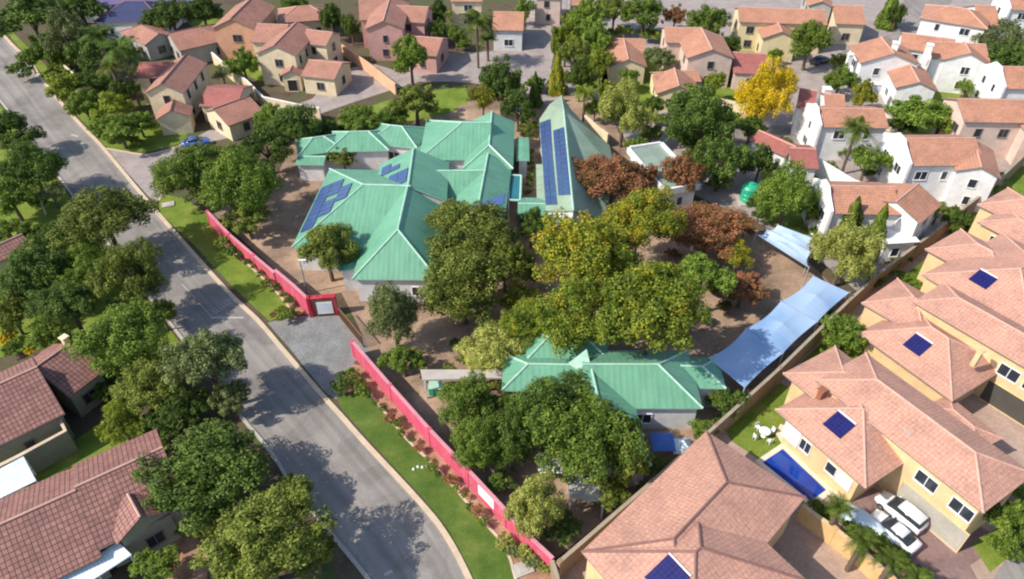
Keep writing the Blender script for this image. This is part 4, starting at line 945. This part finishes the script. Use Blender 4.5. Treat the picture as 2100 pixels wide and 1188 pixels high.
# ------------------------------------------------------------ trees
def crown_mesh(name, seed, nleaf, leaf, lobes=34, squash=1.0, spread=.64, droop=0):
    g = np.random.default_rng(seed); Lc = []; nm = 5+seed % 4
    M = [(0, 0, .42, .40)]
    for i in range(nm):
        t = i*2*math.pi/nm+g.uniform(-.35,.35); k = g.uniform(.38,.66); M.append((k*math.cos(t), k*math.sin(t), g.uniform(-.30,.32), g.uniform(.30,.44)))
    per = max(5, int(lobes/nm))
    for mx, my, mz, mr in M:
        for i in range(per):
            z = 1-(i+.5)/per*1.5; t = i*2.39996+g.uniform(-.5,.5); rr = math.sqrt(max(0, 1-z*z)); k = mr*g.uniform(.70,1.08)
            Lc.append((mx+rr*math.cos(t)*k, my+rr*math.sin(t)*k, mz+z*k, g.uniform(.085,.185)*(1.15 if lobes < 40 else .9)))
    for mx, my, mz, mr in M: Lc.append((mx, my, mz-.05, mr*.62))
    Lc = np.array(Lc)
    pts, nrm = [], []; w = Lc[:,3]**2; w /= w.sum()
    tot = 0
    while tot < nleaf:
        idx = g.choice(len(Lc), 6000, p=w); d = g.normal(size=(6000,3)); d /= np.linalg.norm(d, axis=1)[:,None]
        rad = Lc[idx,3]*g.uniform(.72,1.1,6000); p = Lc[idx,:3]+d*rad[:,None]; p[:,2] -= .05*np.abs(g.normal(size=6000))
        ok = np.ones(6000, bool)
        for l in Lc: ok &= np.linalg.norm(p-l[:3], axis=1) > l[3]*.62
        ok &= (d[:,2] > -.75)
        pts.append(p[ok]); nrm.append(d[ok]); tot += ok.sum()
    p = np.concatenate(pts)[:nleaf]; d = np.concatenate(nrm)[:nleaf]; n = len(p)
    nv = d*1.0 + np.array([0,0,.3]) + g.normal(size=(n,3))*.38; nv /= np.linalg.norm(nv, axis=1)[:,None]
    a = np.cross(nv, g.normal(size=(n,3))); a /= np.linalg.norm(a, axis=1)[:,None]; b = np.cross(nv, a)
    s = leaf*g.uniform(.6,1.35,n)[:,None]; p = p + g.normal(size=(n,3))*.018
    # a leaf spray: folded quad with pointed outline
    V = np.stack([p-a*s, p-b*s*.62+nv*s*.15, p+a*s, p+b*s*.62+nv*s*.15], 1).reshape(-1,3)
    me = bpy.data.meshes.new(name); me.vertices.add(4*n); me.vertices.foreach_set('co', V.astype(np.float32).ravel())
    me.loops.add(4*n); me.loops.foreach_set('vertex_index', np.arange(4*n, dtype=np.int32)); me.polygons.add(n); me.polygons.foreach_set('loop_start', np.arange(0,4*n,4,dtype=np.int32))
    me.update(); me.validate(); me.materials.append(MATS['leaf_green']); return me
def trunk_mesh(seed):
    random.seed(seed); m = MB(); m.tube((0,0,-.05),(.02,.01,.55),.085,.06,8)
    m.tube((.02,.01,.55),(0,.02,1.0),.06,.03,7)
    for i in range(6):
        a = i*1.05+random.uniform(-.3,.3); m.tube((.01,.01,.45+.05*i),(.45*math.cos(a),.45*math.sin(a),.95+.06*(i%3)),.035,.012,6)
    me = bpy.data.meshes.new('trunk'); me.from_pydata([tuple(v) for v in m.v], [], m.f); me.materials.append(MATS['bark']); return me
CROWNS = [crown_mesh('crown', 11+i, 9500, .038, 44+6*i) for i in range(6)]
BIG = [crown_mesh('crown', 51+i, 22000, .026, 90+10*i) for i in range(5)]
AIRY = [crown_mesh('crown', 71+i, 5000, .036, 38) for i in range(3)]
SMALL = [crown_mesh('foliage', 91+i, 1600, .085, 14) for i in range(3)]
TR = [trunk_mesh(i) for i in range(3)]
def cone_mesh():
    g = np.random.default_rng(5); n = 7000; me = bpy.data.meshes.new('crown'); z = g.uniform(-1,1,n); ang = g.uniform(0,2*math.pi,n)
    prof = np.clip((1-z)/2, 0, 1)**.75*(1-.25*np.clip(-z-.6,0,1)*2.5); lump = 1+.16*np.sin(5*ang+3*z)+.12*np.sin(9*z+2*ang)
    r = prof*lump*g.uniform(.72,1.03,n)*.98; p = np.stack([r*np.cos(ang), r*np.sin(ang), z], 1); d = np.stack([np.cos(ang), np.sin(ang), .5+0*z], 1)
    nv = d+g.normal(size=(n,3))*.5; nv /= np.linalg.norm(nv,axis=1)[:,None]; up = np.array([0,0,1.0])+g.normal(size=(n,3))*.4
    a = up-nv*(up*nv).sum(1)[:,None]; a /= np.linalg.norm(a,axis=1)[:,None]; b = np.cross(nv,a); s = g.uniform(.04,.09,n)[:,None]
    V = np.stack([p-a*s*.7, p-b*s*.6, p+a*s*.9, p+b*s*.6],1).reshape(-1,3)
    me.vertices.add(4*n); me.vertices.foreach_set('co', V.astype(np.float32).ravel()); me.loops.add(4*n); me.loops.foreach_set('vertex_index', np.arange(4*n,dtype=np.int32)); me.polygons.add(n); me.polygons.foreach_set('loop_start', np.arange(0,4*n,4,dtype=np.int32))
    me.update(); me.materials.append(MATS['leaf_green']); return me
CONE = cone_mesh()
def inst(me, name, parent, loc, scale, rz, mat=None):
    o = bpy.data.objects.new(name, me); COL.objects.link(o); o.parent = parent; o.location = loc; o.scale = scale; o.rotation_euler = (0,0,rz)
    if mat: o.material_slots[0].link = 'OBJECT'; o.material_slots[0].material = MATS['leaf_'+mat]
    return o
tcount = [0]
def tree(px, py, rx, ry, kind, label, shape='c', cat='tree', name=None, lift=.3, group=None, zmin=0):
    tcount[0] += 1; k = tcount[0]; rnd = random.Random(k*13)
    zc = 4.0
    for _ in range(6):
        P = at(px, py, zc); D = depth(P); R = rx*D/F; Ry = ry*D/F; v = Vector((0,0,H))-P; sp = v.z/v.length; cp = math.sqrt(1-sp*sp)
        if shape == 'cone': Rz = max(Ry*Ry-(R*sp*.6)**2, (R*1.2)**2)**.5/1
        else:
            q = Ry*Ry-(R*sp)**2; Rz = math.sqrt(q)/cp if q > 0 else .5*R; Rz = min(max(Rz, .62*R), 1.5*R)
        zc = zmin + Rz*.92 + lift*R + (.1 if shape == 'cone' else .5)
    zc = max(zc, .4)
    nm = name or {'c': 'broadleaf_tree', 'b': 'broadleaf_tree', 'a': 'broadleaf_tree', 'cone': 'conifer_tree', 's': 'shrub'}[shape]
    r = empty(nm, (P.x, P.y, 0), label, cat, group); r.rotation_euler = (0,0,0)
    me = {'c': CROWNS, 'b': BIG, 'a': AIRY, 's': SMALL, 'cone': [CONE]}[shape]; me = me[k % len(me)]
    inst(me, 'foliage' if shape == 's' else 'crown', r, (0,0,zc), (R*rnd.uniform(1.06,1.18), R*rnd.uniform(1.02,1.14), Rz*1.1), rnd.uniform(0,6.28), kind)
    if shape != 's': inst(TR[k % 3], 'trunk', r, (0,0,0), (min(R,4.0),min(R,4.0),zc), rnd.uniform(0,6))
    return r
T = [
 # top left beyond the road
 (60,30,75,48,'dark','c','dark green tree in the top left corner above the road end'),
 (135,62,52,58,'grey','a','greyish open tree in the top left behind the cream wall'),
 (165,15,55,38,'dark','c','dark tree at the top edge left of the navy roof'),
 (95,5,40,30,'green','c','mid green tree at the top edge between two darker ones'),
 (128,178,40,32,'lime','c','bright green bushy tree at the kerb below the cream wall'),
 (172,212,40,34,'green','c','middle green bushy tree on the verge beside the cream gabled house'),
 (228,218,42,34,'lime','c','lime bushy tree nearest the cream gabled house'),
 (243,262,48,26,'green','c','low green tree shading the lawn above the side road'),
 (60,120,22,22,'green','c','small green tree between the road and the cream wall'),
 (350,28,55,32,'dark','c','dark tree between the navy roof and the brown low roofs'),
 (415,22,38,30,'dark','c','dark tree left of the salmon house'),
 (498,128,34,34,'green','c','green tree in the garden behind the cream wall'),
 (455,150,24,20,'grey','a','thin grey shrubby tree left of the cream wall'),
 (600,8,30,22,'dark','c','dark tree at the top edge above the cream porch house'),
 (682,38,30,34,'dark','c','dark tree left of the pink house'),
 (655,30,18,22,'green','c','small green tree near the small brown roof'),
 (841,116,43,48,'green','c','round green tree in front of the pink house'),
 (852,205,52,40,'olive','c','round olive tree beside the brick road above the school'),
 (898,25,22,30,'dark','c','dark tree between the pink house and the palm'),
 (935,72,16,24,'green','c','narrow green tree at the corner of the cream wall'),
 (745,246,50,20,'green','c','low green tree along the lawn north of the classrooms'),
 (805,240,35,20,'dark','c','dark low tree under the olive tree by the brick road'),
 (672,262,30,22,'dark','c','dark low tree behind the left green classroom'),
 (1028,165,46,58,'dark','c','tall dark tree right of the brick road bend'),
 (990,205,28,38,'autumn','a','thin brown tinged tree in front of the tall dark tree'),
 (1062,222,34,38,'dark','c','dark tree behind the middle green roof'),
 (1098,185,16,36,'dark','cone','dark narrow conifer right of the tall dark tree'),
 (1143,155,22,40,'autumn','cone','rusty narrow conifer beside the brick road'),
 (1085,270,18,36,'olive','a','thin olive tree between the main school and the hall'),
 (1160,78,34,48,'lime','c','lime tree at the edge of the top brick court'),
 (1205,35,44,44,'green','c','green tree at the top edge above the lime tree'),
 (1260,20,40,34,'olive','c','olive tree at the top edge in the middle'),
 (1320,28,46,38,'green','c','green tree left of the broad pale pink house'),
 (1190,158,34,40,'palm','c','bright green tree left of the cream cottage'),
 (1232,130,26,34,'lime','c','lime tree touching the cream cottage roof'),
 (1248,188,28,28,'lime','c','yellowish green tree below the cream cottage'),
 (1280,225,50,66,'pale','b','tall pale olive tree right of the school hall'),
 (1352,120,30,26,'grey','c','grey green bush tree between two cottages'),
 (1453,48,44,38,'green','c','green tree above the broad pale pink house'),
 (1495,92,26,24,'dark','c','dark tree left of the long cream house'),
 (1662,85,44,46,'green','c','round green tree in front of the long cream house'),
 (1574,186,57,70,'yellow','b','bright yellow autumn tree'),
 (1590,112,18,14,'green','c','small green tree just above the yellow tree'),
 (1465,175,22,44,'lime','c','narrow lime tree left of the yellow tree'),
 (1442,246,74,74,'dark','b','big dark olive tree below the yellow cottage'),
 (1482,326,58,56,'dark','c','dark tree left of the green water tank'),
 (1616,396,58,72,'green','b','large green tree right of the green water tank'),
 (1725,160,38,32,'green','c','dense round green tree left of the white village houses'),
 (1772,192,28,30,'autumn','c','small yellowing tree below the dense round green tree'),
 (1780,330,42,38,'green','c','green tree under the garden palm beside the white wall'),
 (1878,232,58,42,'green','c','wide green tree between the white and salmon houses'),
 (1950,250,40,34,'lime','c','lighter green tree touching the salmon house'),
 (2062,72,55,36,'grey','a','dry greyish tree near the top right corner'),
 (2050,118,60,18,'dark','c','dark hedge like tree behind the curved gable house'),
 (2120,125,40,22,'dark','c','dark tree cut by the right edge above the curved gable'),
 (1826,22,24,36,'green','cone','dark green conifer beside the top court'),
 (1978,178,15,18,'green','c','small tree in front of the long white chimney house'),
 (1735,514,62,70,'pale','b','broad olive conifer cluster by the upper shade sail'),
 (1742,462,34,62,'olive','cone','left pointed conifer of the pair by the shade sail'),
 (1797,478,26,64,'green','cone','right pointed conifer of the pair by the shade sail'),
 # school centre
 (1256,374,86,58,'red','b','red brown tree in front of the hall roof'),
 (1318,372,36,38,'red','c','small red brown tree right of the hall'),
 (1402,358,46,48,'red','c','red brown tree beside the big dark olive tree'),
 (1452,465,78,50,'red','b','wide red brown tree above the shaded playground'),
 (1528,465,24,20,'red','c','small red brown tree touching the pale shade sail'),
 (1524,588,52,32,'red','c','low rusty tree on the playground'),
 (1512,525,40,34,'autumn','a','thin brown tree at the middle of the playground'),
 (1440,568,60,54,'green','c','green tree between the great autumn tree and the rusty tree'),
 (1195,510,104,92,'autumn','b','great golden autumn tree, left part of the central clump'),
 (1310,450,88,74,'autumn','b','golden autumn tree at the top of the central clump'),
 (1335,636,114,116,'fadegreen','b','great yellow green tree, lower right of the central clump'),
 (1190,632,86,84,'fadegreen','b','yellow green tree, lower left of the central clump'),
 (1178,815,78,54,'dark','b','dark crown rising over the ridge of the lower school roof'),
 (1085,655,56,50,'fadegreen','b','yellow green tree between the dark pair and the central clump'),
 (1125,705,46,38,'autumn','c','golden edged tree above the teal roof corner'),
 (1060,545,40,46,'olive','c','olive tree left of the golden tree'),
 (1265,560,80,70,'fadegreen','b','yellow green tree in the heart of the central clump'),
 (965,470,92,72,'olive','b','dark olive tree over the main school roof'),
 (948,582,92,84,'olive','b','large dark olive tree in front of the main school'),
 (1035,540,40,60,'olive','c','olive tree between the dark pair and the golden tree'),
 (1090,462,34,40,'dark','c','small dark tree below the link roof'),
 (1065,612,50,34,'autumn','a','thin yellowing tree beside the bare court'),
 (1012,712,66,46,'pale','b','yellow green tree above the covered walkway'),
 (806,640,54,72,'grey','b','dark grey green tree in front of the white school wall'),
 (826,736,44,38,'green','c','green tree inside the gate beside the pink wall'),
 (670,514,58,58,'olive','b','round olive tree beside the panel covered roof'),
 (704,320,32,22,'olive','c','small olive tree between classrooms and panels'),
 (392,350,78,60,'green','b','big lime green tree at the side road corner'),
 (492,372,76,78,'green','b','big green tree behind the top of the pink wall'),
 (505,445,52,40,'olive','c','olive tree just inside the pink wall'),
 (602,256,54,42,'dark','b','dark tree left of the classroom row'),
 (548,300,50,46,'dark','c','dark tree between the lime tree and the classrooms'),
 # lower school
 (955,825,62,58,'green','b','bright green tree behind the long pink wall'),
 (985,905,60,62,'green','b','green tree lower along the long pink wall'),
 (1052,905,50,66,'dark','b','dark tree between the green wall side trees and the olive trees'),
 (1040,830,36,36,'green','c','green tree touching the west end of the lower school roof'),
 (1112,850,82,88,'dark','b','darker tree over the left of the lower school'),
 (1200,895,112,104,'green','b','biggest tree crown covering the lower school roof'),
 (1285,945,48,60,'olive','c','olive tree at the right of the lower school roof'),
 (1092,1040,62,74,'pale','b','yellow olive tree near the white sign on the pink wall'),
 (1490,820,40,28,'dark','c','dark bushy tree right of the lower school wing'),
 (1442,880,28,18,'green','c','small green tree in front of the boundary wall'),
 # left of the road
 (20,268,52,44,'dark','c','dark tree at the left edge above the lawn'),
 (62,340,60,56,'dark','b','dark tree beside the road at the left'),
 (20,402,54,44,'green','c','blue green dense tree at the left edge'),
 (105,395,34,24,'grey','a','pale thin tree on the lawn by the road'),
 (212,442,96,54,'olive','b','wide olive tree leaning over the road'),
 (262,560,66,74,'olive','b','grey green tree beside the shaded road'),
 (172,535,60,48,'green','b','lime tree behind the grey green road tree'),
 (66,560,76,66,'dark','b','dark tree below the small tiled roof corner'),
 (140,625,70,54,'dark','b','dark tree left of the grey green road tree'),
 (20,640,44,44,'olive','c','olive tree at the left edge above the stepped roof'),
 (94,688,44,34,'green','c','dense green tree above the stepped roof'),
 (245,690,92,72,'green','b','large lime tree between the brown houses and the road'),
 (305,790,80,62,'olive','b','dark olive tree right of the stepped roof house'),
 (432,745,82,82,'grey','b','grey olive tree overhanging the road at the middle'),
 (245,862,46,44,'lime','b','bright lime tree between the two brown houses'),
 (350,850,50,36,'dark','c','dark tree between the lime tree and the road'),
 (422,960,122,104,'dark','b','big dense dark green tree beside the long tiled house'),
 (532,1108,128,86,'olive','b','big yellow green tree at the bottom left of the road'),
 (645,1130,44,50,'olive','c','olive tree between the bottom green tree and the road'),
 (320,1172,54,40,'green','c','green tree at the bottom edge by the verandah roof'),
 (432,1065,48,28,'olive','c','olive tree between the dense dark tree and the bottom green tree'),
 # right estate
 (1738,680,42,44,'green','c','green tree between the boundary wall and the peach houses'),
 (1965,452,30,26,'dark','c','dark green tree at the corner of the upper peach house'),
 (2075,1068,46,58,'green','c','green tree at the right edge beside the driveway'),
 (1925,432,30,22,'lime','c','lime tree against the boundary wall near the white dormer house'),
]
for px, py, rx, ry, kind, shp, lab in T:
    lf = .05 if shp == 'cone' else .3
    if 'clump' in lab or 'great autumn' in lab: lf = .8
    elif 'road' in lab and px < 560 and py > 400 and shp == 'b': lf = .6
    tree(px, py, rx, ry, kind, lab, shp, group='garden and street trees', lift=lf)

T2 = [
 (1305,300,22,24,'green','c','small green tree between the pale olive tree and the low white building'),
 (1335,275,24,22,'olive','c','olive tree in the court right of the pale olive tree'),
 (1220,222,22,24,'dark','c','dark tree behind the hall ridge'),
 (1292,160,22,20,'green','c','green tree at the front gable of the cream cottage'),
 (1425,325,34,30,'olive','c','olive tree between the rust tree and the big dark olive tree'),
 (1640,330,18,16,'green','c','small green tree at the corner of the low red roof'),
 (1560,425,28,24,'dark','c','dark tree between the green tank and the pale shade sail'),
 (530,350,34,30,'dark','c','dark tree between the big green tree and the panel roof'),
 (560,255,30,26,'green','c','green tree at the end of the cream garden wall'),
 (770,255,24,16,'dark','c','dark low tree behind the middle green classroom'),
 (880,265,18,26,'dark','c','dark tree in the gap beside the third green classroom'),
 (105,95,40,32,'dark','c','dark tree behind the small roadside tree at the top left'),
 (180,110,40,40,'dark','c','dark tree left of the tall palms'),
 (290,140,26,26,'grey','a','thin grey tree at the corner of the cream gabled house'),
 (185,165,34,30,'dark','c','dark tree behind the roadside bushes at the top left'),
 (250,190,32,30,'dark','c','dark tree between the palms and the cream gabled house'),
 (285,250,34,22,'green','c','low green tree at the porch of the cream gabled house'),
 (560,240,44,28,'green','c','green tree beside the red annex of the cream gabled house'),
 (590,90,20,18,'dark','c','small dark tree behind the cream porch house'),
 (720,55,20,30,'dark','c','narrow dark tree touching the pink house'),
 (900,60,20,26,'dark','c','dark tree in the gap right of the pink house'),
 (1075,20,22,24,'green','c','small green tree by the pale pink house'),
 (1385,30,26,24,'red','c','rust tinged tree at the top edge left of the green tree'),
 (1230,80,34,40,'green','c','green tree above the cream cottage'),
 (1180,110,32,36,'olive','c','olive tree between the top court and the cream cottage'),
 (1340,215,22,22,'dark','c','dark tree beside the yellow cottage'),
 (1410,190,30,26,'green','c','green tree right of the yellow cottage gable'),
 (1540,260,34,26,'dark','c','dark tree at the foot of the yellow tree'),
 (1400,270,34,26,'dark','c','dark tree above the low white building'),
 (1560,330,40,40,'dark','c','dark tree beside the low red roof'),
 (1660,430,34,34,'green','c','green tree at the gable of the white dormer house'),
 (1840,30,20,26,'dark','c','dark tree behind the top conifer'),
 (2000,60,24,18,'green','c','small green tree below the pair of low blocks'),
 (1850,255,34,22,'dark','c','dark tree beneath the wide green tree'),
 (1830,320,26,26,'green','c','small green tree at the white gable beside the palm'),
 (1735,255,20,18,'green','c','small green tree under the fronds of the garden palm'),
 (20,480,50,30,'green','c','green tree on the lawn at the left edge'),
 (330,640,30,34,'olive','c','olive tree at the left kerb below the grey green tree'),
 (100,480,34,26,'dark','c','dark tree beside the small tiled roof corner'),
 (370,830,54,44,'dark','b','dark tree shading the kerb above the dense dark tree'),
 (470,815,46,44,'grey','c','grey tree leaning over the kerb below the overhanging tree'),
 (600,1010,44,44,'olive','c','olive tree reaching over the left kerb near the bottom'),
 (1010,770,30,22,'pale','c','small yellow green tree touching the walkway roof'),
 (1350,960,26,22,'olive','c','small olive tree beside the bottom boundary wall'),
 (1150,1075,40,34,'dark','c','dark tree beneath the yellow olive tree by the wall corner'),
 (1250,1010,44,26,'olive','c','low olive tree in front of the flat grey shed'),
]
for px, py, rx, ry, kind, shp, lab in T2: tree(px, py, rx, ry, kind, lab, shp, group='garden and street trees')

# palms
def frond_mesh(name, nf, seed, up=.5):
    g = random.Random(seed); vs, fs = [], []
    for i in range(nf):
        a = i*2.4+g.uniform(-.2,.2); el = g.uniform(-.1, 1.2); L = g.uniform(.85,1.1); pts = []
        n = 9
        for k in range(n+1):
            t = k/n; r = L*(t*math.cos(el*(1-t*.4))); z = L*(t*math.sin(el)-.62*t*t*(1.2-.3*el)); pts.append((r*math.cos(a), r*math.sin(a), z))
        ca, sa = -math.sin(a), math.cos(a)
        for k in range(n):
            p, q = pts[k], pts[k+1]
            for s in (-1, 1):
                for hh in (0, .5):
                    t = (k+hh)/n; w = .26*math.sin(math.pi*min(1, t*.85+.15))*s
                    px = [p[j]+(q[j]-p[j])*hh for j in range(3)]; qx = [p[j]+(q[j]-p[j])*(hh+.34) for j in range(3)]
                    b = len(vs); vs += [px, qx, (qx[0]+ca*w+.05*math.cos(a), qx[1]+sa*w+.05*math.sin(a), qx[2]-.07), (px[0]+ca*w+.08*math.cos(a), px[1]+sa*w+.08*math.sin(a), px[2]-.08)]
                    fs.append((b, b+1, b+2, b+3))
    me = bpy.data.meshes.new(name); me.from_pydata(vs, [], fs); me.materials.append(MATS['leaf_palm']); return me
PALM = [frond_mesh('fronds', 34, s) for s in (1, 2, 3)]
def palm_trunk():
    m = MB(); z = 0
    for i in range(12): m.tube((0,0,i/12), (0,0,(i+1)/12), .13+.02*(i%2), .115, 9)
    me = bpy.data.meshes.new('trunk'); me.from_pydata([tuple(v) for v in m.v], [], m.f); me.materials.append(MATS['bark']); return me
PT = palm_trunk()
def palm(px, py, r, zc, label, kind='palm', group=None):
    P = at(px, py, zc); D = depth(P); R = r*D/F; tcount[0] += 1
    e = empty('palm_tree', (P.x, P.y, 0), label, 'palm', group); inst(PALM[tcount[0]%3], 'fronds', e, (0,0,zc), (R,R,R), tcount[0]*1.3, kind)
    inst(PT, 'trunk', e, (0,0,0), (1.6,1.6,zc), 0); return e
palm(203,72,44,9, 'tall dark palm left of the two brown low roofs', 'dark', 'palms'); palm(246,100,46,9.5, 'tall dark palm nearest the brown low roofs', 'dark', 'palms')
palm(228,135,34,7, 'shorter dark palm beneath the tall pair', 'olive', 'palms')
palm(978,45,46,8, 'bushy palm in front of the white and cream house', 'palm', 'palms'); palm(1000,80,26,4, 'short palm at the foot of the white and cream house', 'palm', 'palms')
palm(1757,262,40,7, 'garden palm in front of the white two storey house', 'palm', 'palms'); palm(1985,178,18,3, 'tiny palm in the white village yard', 'green', 'palms')
palm(1722,1040,38,4.2, 'palm nearest the pool above the ochre wall', 'palm', 'palms above the ochre wall'); palm(1772,1108,38,4.2, 'second palm from the pool above the ochre wall', 'palm', 'palms above the ochre wall'); palm(1832,1150,38,4.2, 'third palm from the pool above the ochre wall', 'palm', 'palms above the ochre wall'); palm(1884,1188,38,4.2, 'bottom palm above the ochre wall, cut by the frame', 'palm', 'palms above the ochre wall')
palm(1200,190,30,5, 'small palm left of the cream cottage garden', 'lime', 'palms')

# shrubs
def shrubs(pts, kinds, label, group, r=14, rv=.35):
    rnd = random.Random(len(pts)*7+len(label))
    for i, (x, y) in enumerate(pts):
        rr = r*rnd.uniform(1-rv, 1+rv); tree(x, y, rr, rr*.8, kinds[i % len(kinds)], label, 's', 'shrub', group=group, lift=.0)
def along(a, b, n, jit=3, seed=1):
    rnd = random.Random(seed+n); return [(a[0]+(b[0]-a[0])*(i+.5)/n+rnd.uniform(-jit,jit), a[1]+(b[1]-a[1])*(i+.5)/n+rnd.uniform(-jit,jit)) for i in range(n)]
shrubs(along((760,815),(1000,1075),16,5), ['olive','dark','red','green'], 'low shrub in the narrow bed along the long pink wall', 'shrubs along the long pink wall', 11)
shrubs(along((470,500),(600,625),9,4), ['dark','olive'], 'small shrub at the foot of the upper pink wall', 'shrubs along the upper pink wall', 10)
shrubs([(575,635),(592,640),(560,645),(608,642),(582,650)], ['lime','olive','red'], 'shrub at the end of the verge beside the entrance', 'shrubs beside the entrance', 12)
shrubs([(700,770),(720,765),(735,785),(700,790),(745,800),(712,785)], ['dark','green','olive'], 'shrub at the start of the long pink wall', 'shrubs at the gate end of the pink wall', 16)
shrubs(along((1030,1110),(1130,1175),8,8), ['pale','green','grey'], 'shrub in the bed at the bottom by the wall corner', 'shrubs by the wall corner', 16)
shrubs(along((1660,625),(1780,700),6,10)+along((1690,735),(1740,715),3), ['green','lime'], 'garden shrub along the inside of the brown wall', 'garden shrubs inside the brown wall', 16)
shrubs(along((1842,560),(1915,600),8,4), ['green'], 'clipped hedge shrub between two peach houses', 'hedge between peach houses', 14)
shrubs(along((1955,430),(2010,480),6,6), ['dark','green'], 'shrub beside the wall at the upper peach house', 'shrubs by the upper peach house', 14)
shrubs(along((1880,500),(1790,585),9,6), ['green','autumn','dark'], 'shrub at the foot of the brown wall outside the white houses', 'shrubs along the upper brown wall', 13)
shrubs(along((2060,360),(1990,420),6,6), ['green','lime'], 'shrub on the strip beside the upper brown wall', 'shrubs on the upper strip', 14)
shrubs(along((1665,1025),(1700,1060),4,5), ['green'], 'leafy shrub at the corner of the pool', 'shrubs by the pool', 16)
shrubs(along((1740,1075),(1900,1180),12,8), ['green','palm','lime'], 'undergrowth shrub beneath the palm row', 'undergrowth below the palm row', 18)
shrubs([(2050,1010),(2080,1000),(2095,1020),(2050,1120),(2080,1125)], ['green'], 'shrub beside the right hand driveway', 'shrubs by the right driveway', 22)
shrubs(along((1500,840),(1440,905),6,8), ['olive','green','dark'], 'shrub between the lower school and the brown wall', 'shrubs in the corner by the lower school', 14)
shrubs(along((700,262),(820,250),7,4), ['green','dark'], 'hedge shrub north of the classrooms', 'hedge north of the classrooms', 14)
shrubs(along((620,275),(690,268),4,4), ['dark'], 'dark shrub behind the left classroom', 'shrubs behind the left classroom', 13)
shrubs(along((900,325),(915,250),5,4), ['olive','lime'], 'shrub in the gap beside the middle roof', 'shrubs in the gap of the school', 10)
shrubs(along((1092,300),(1085,400),7,4), ['green','olive'], 'shrub in the narrow court beside the hall', 'shrubs beside the hall', 10)
shrubs(along((60,75),(150,165),9,8), ['lime','green'], 'shrub along the verge at the top left', 'shrubs on the top left verge', 14)
shrubs(along((300,300),(190,270),6,8), ['green','lime'], 'shrub edging the lawn of the cream gabled house', 'shrubs by the side road', 12)
shrubs(along((1330,240),(1420,262),5,5), ['lime','green'], 'shrub in front of the yellow cottage', 'shrubs by the yellow cottage', 13)
shrubs(along((1500,230),(1545,275),4,5), ['green','autumn'], 'shrub at the foot of the yellow tree', 'shrubs below the yellow tree', 13)
shrubs(along((1690,425),(1670,500),4,5), ['green'], 'shrub by the gable of the white dormer house', 'shrubs by the dormer house', 13)
shrubs([(15,690),(35,700),(20,715),(60,720),(140,700)], ['yellow','green','dark'], 'garden shrub above the stepped roof', 'shrubs above the stepped roof', 16)
shrubs([(290,930),(310,880),(330,905),(345,1045),(360,1080),(300,1150)], ['green','dark'], 'shrub beside the long tiled house', 'shrubs by the long tiled house', 20)
shrubs(along((1250,60),(1370,75),7,6), ['green','pale'], 'shrub in the band of planting at the top middle', 'planting at the top middle', 14)
shrubs(along((1170,20),(1150,110),5,5), ['lime','green'], 'shrub along the edge of the top brick court', 'shrubs by the top court', 13)
shrubs(along((1800,300),(1830,360),5,6), ['green','dark'], 'shrub between the white houses', 'shrubs between white houses', 13)
shrubs(along((920,20),(955,95),5,5), ['green','lime'], 'shrub at the foot of the bushy palm', 'shrubs below the bushy palm', 12)

def fill(x0, y0, x1, y1, n, kinds, label, group, r=18, seed=3):
    rnd = random.Random(seed); shrubs([(rnd.uniform(x0,x1), rnd.uniform(y0,y1)) for _ in range(max(3, int(n*.45)))], kinds, label, group, r)
fill(1420,560,1560,700,12,['dark','olive','red'],'low bush in the shade right of the central clump','bushes right of the central clump',17,18)
fill(880,640,980,760,8,['olive','dark'],'low bush on the bare court above the walkway','bushes on the bare court',14,19)
fill(1030,560,1110,720,8,['olive','pale'],'low bush under the left side of the central clump','bushes left of the central clump',18,20)
fill(1340,60,1520,130,9,['green','dark'],'garden bush among the pale pink and cream houses','bushes by the pale pink house',16,21)
fill(1700,110,1820,230,10,['green','dark','lime'],'garden bush between the white village houses','bushes between the white village houses',14,22)
fill(40,60,270,160,16,['dark','green','olive'],'dark undergrowth bush beneath the top left trees','undergrowth at the top left',20)
fill(160,160,300,260,12,['dark','green'],'undergrowth bush between the palms and the cream gabled house','undergrowth by the cream gabled house',18,4)
fill(0,280,100,420,10,['dark','green'],'undergrowth bush beneath the trees at the left edge','undergrowth at the left edge',22,5)
fill(20,480,310,660,22,['dark','olive','green'],'undergrowth bush between the left roadside trees','undergrowth of the left roadside trees',24,6)
fill(200,730,470,880,18,['dark','olive'],'undergrowth bush under the trees beside the brown houses','undergrowth beside the brown houses',24,7)
fill(440,440,580,520,8,['dark','olive'],'bush in the yard inside the upper pink wall','bushes inside the upper pink wall',16,8)
fill(1380,440,1520,600,10,['dark','olive','red'],'low bush on the shaded playground','bushes on the playground',15,9)
fill(880,880,1060,1010,10,['dark','green'],'low bush behind the long pink wall','bushes behind the long pink wall',20,10)
fill(1150,950,1330,1060,10,['dark','olive'],'low bush around the flat grey shed','bushes around the shed',18,11)
fill(1160,80,1260,180,10,['green','lime','dark'],'garden bush between the brick court and the cream cottage','bushes by the cream cottage',16,12)
fill(1380,210,1520,400,16,['dark','green','olive'],'undergrowth bush beneath the big dark olive tree','undergrowth of the big dark olive tree',20,13)
fill(1690,290,1830,360,8,['green','dark'],'garden bush behind the white garden wall','bushes behind the white garden wall',14,14)
fill(980,170,1100,260,12,['dark','green'],'undergrowth bush beneath the tall dark tree by the road bend','undergrowth by the road bend',16,15)
fill(440,50,560,170,7,['dark','green'],'garden bush between the cream houses','bushes between the cream houses',14,16)
fill(1500,230,1640,320,8,['dark','green'],'bush in the court behind the low red roof','bushes by the low red roof',14,17)
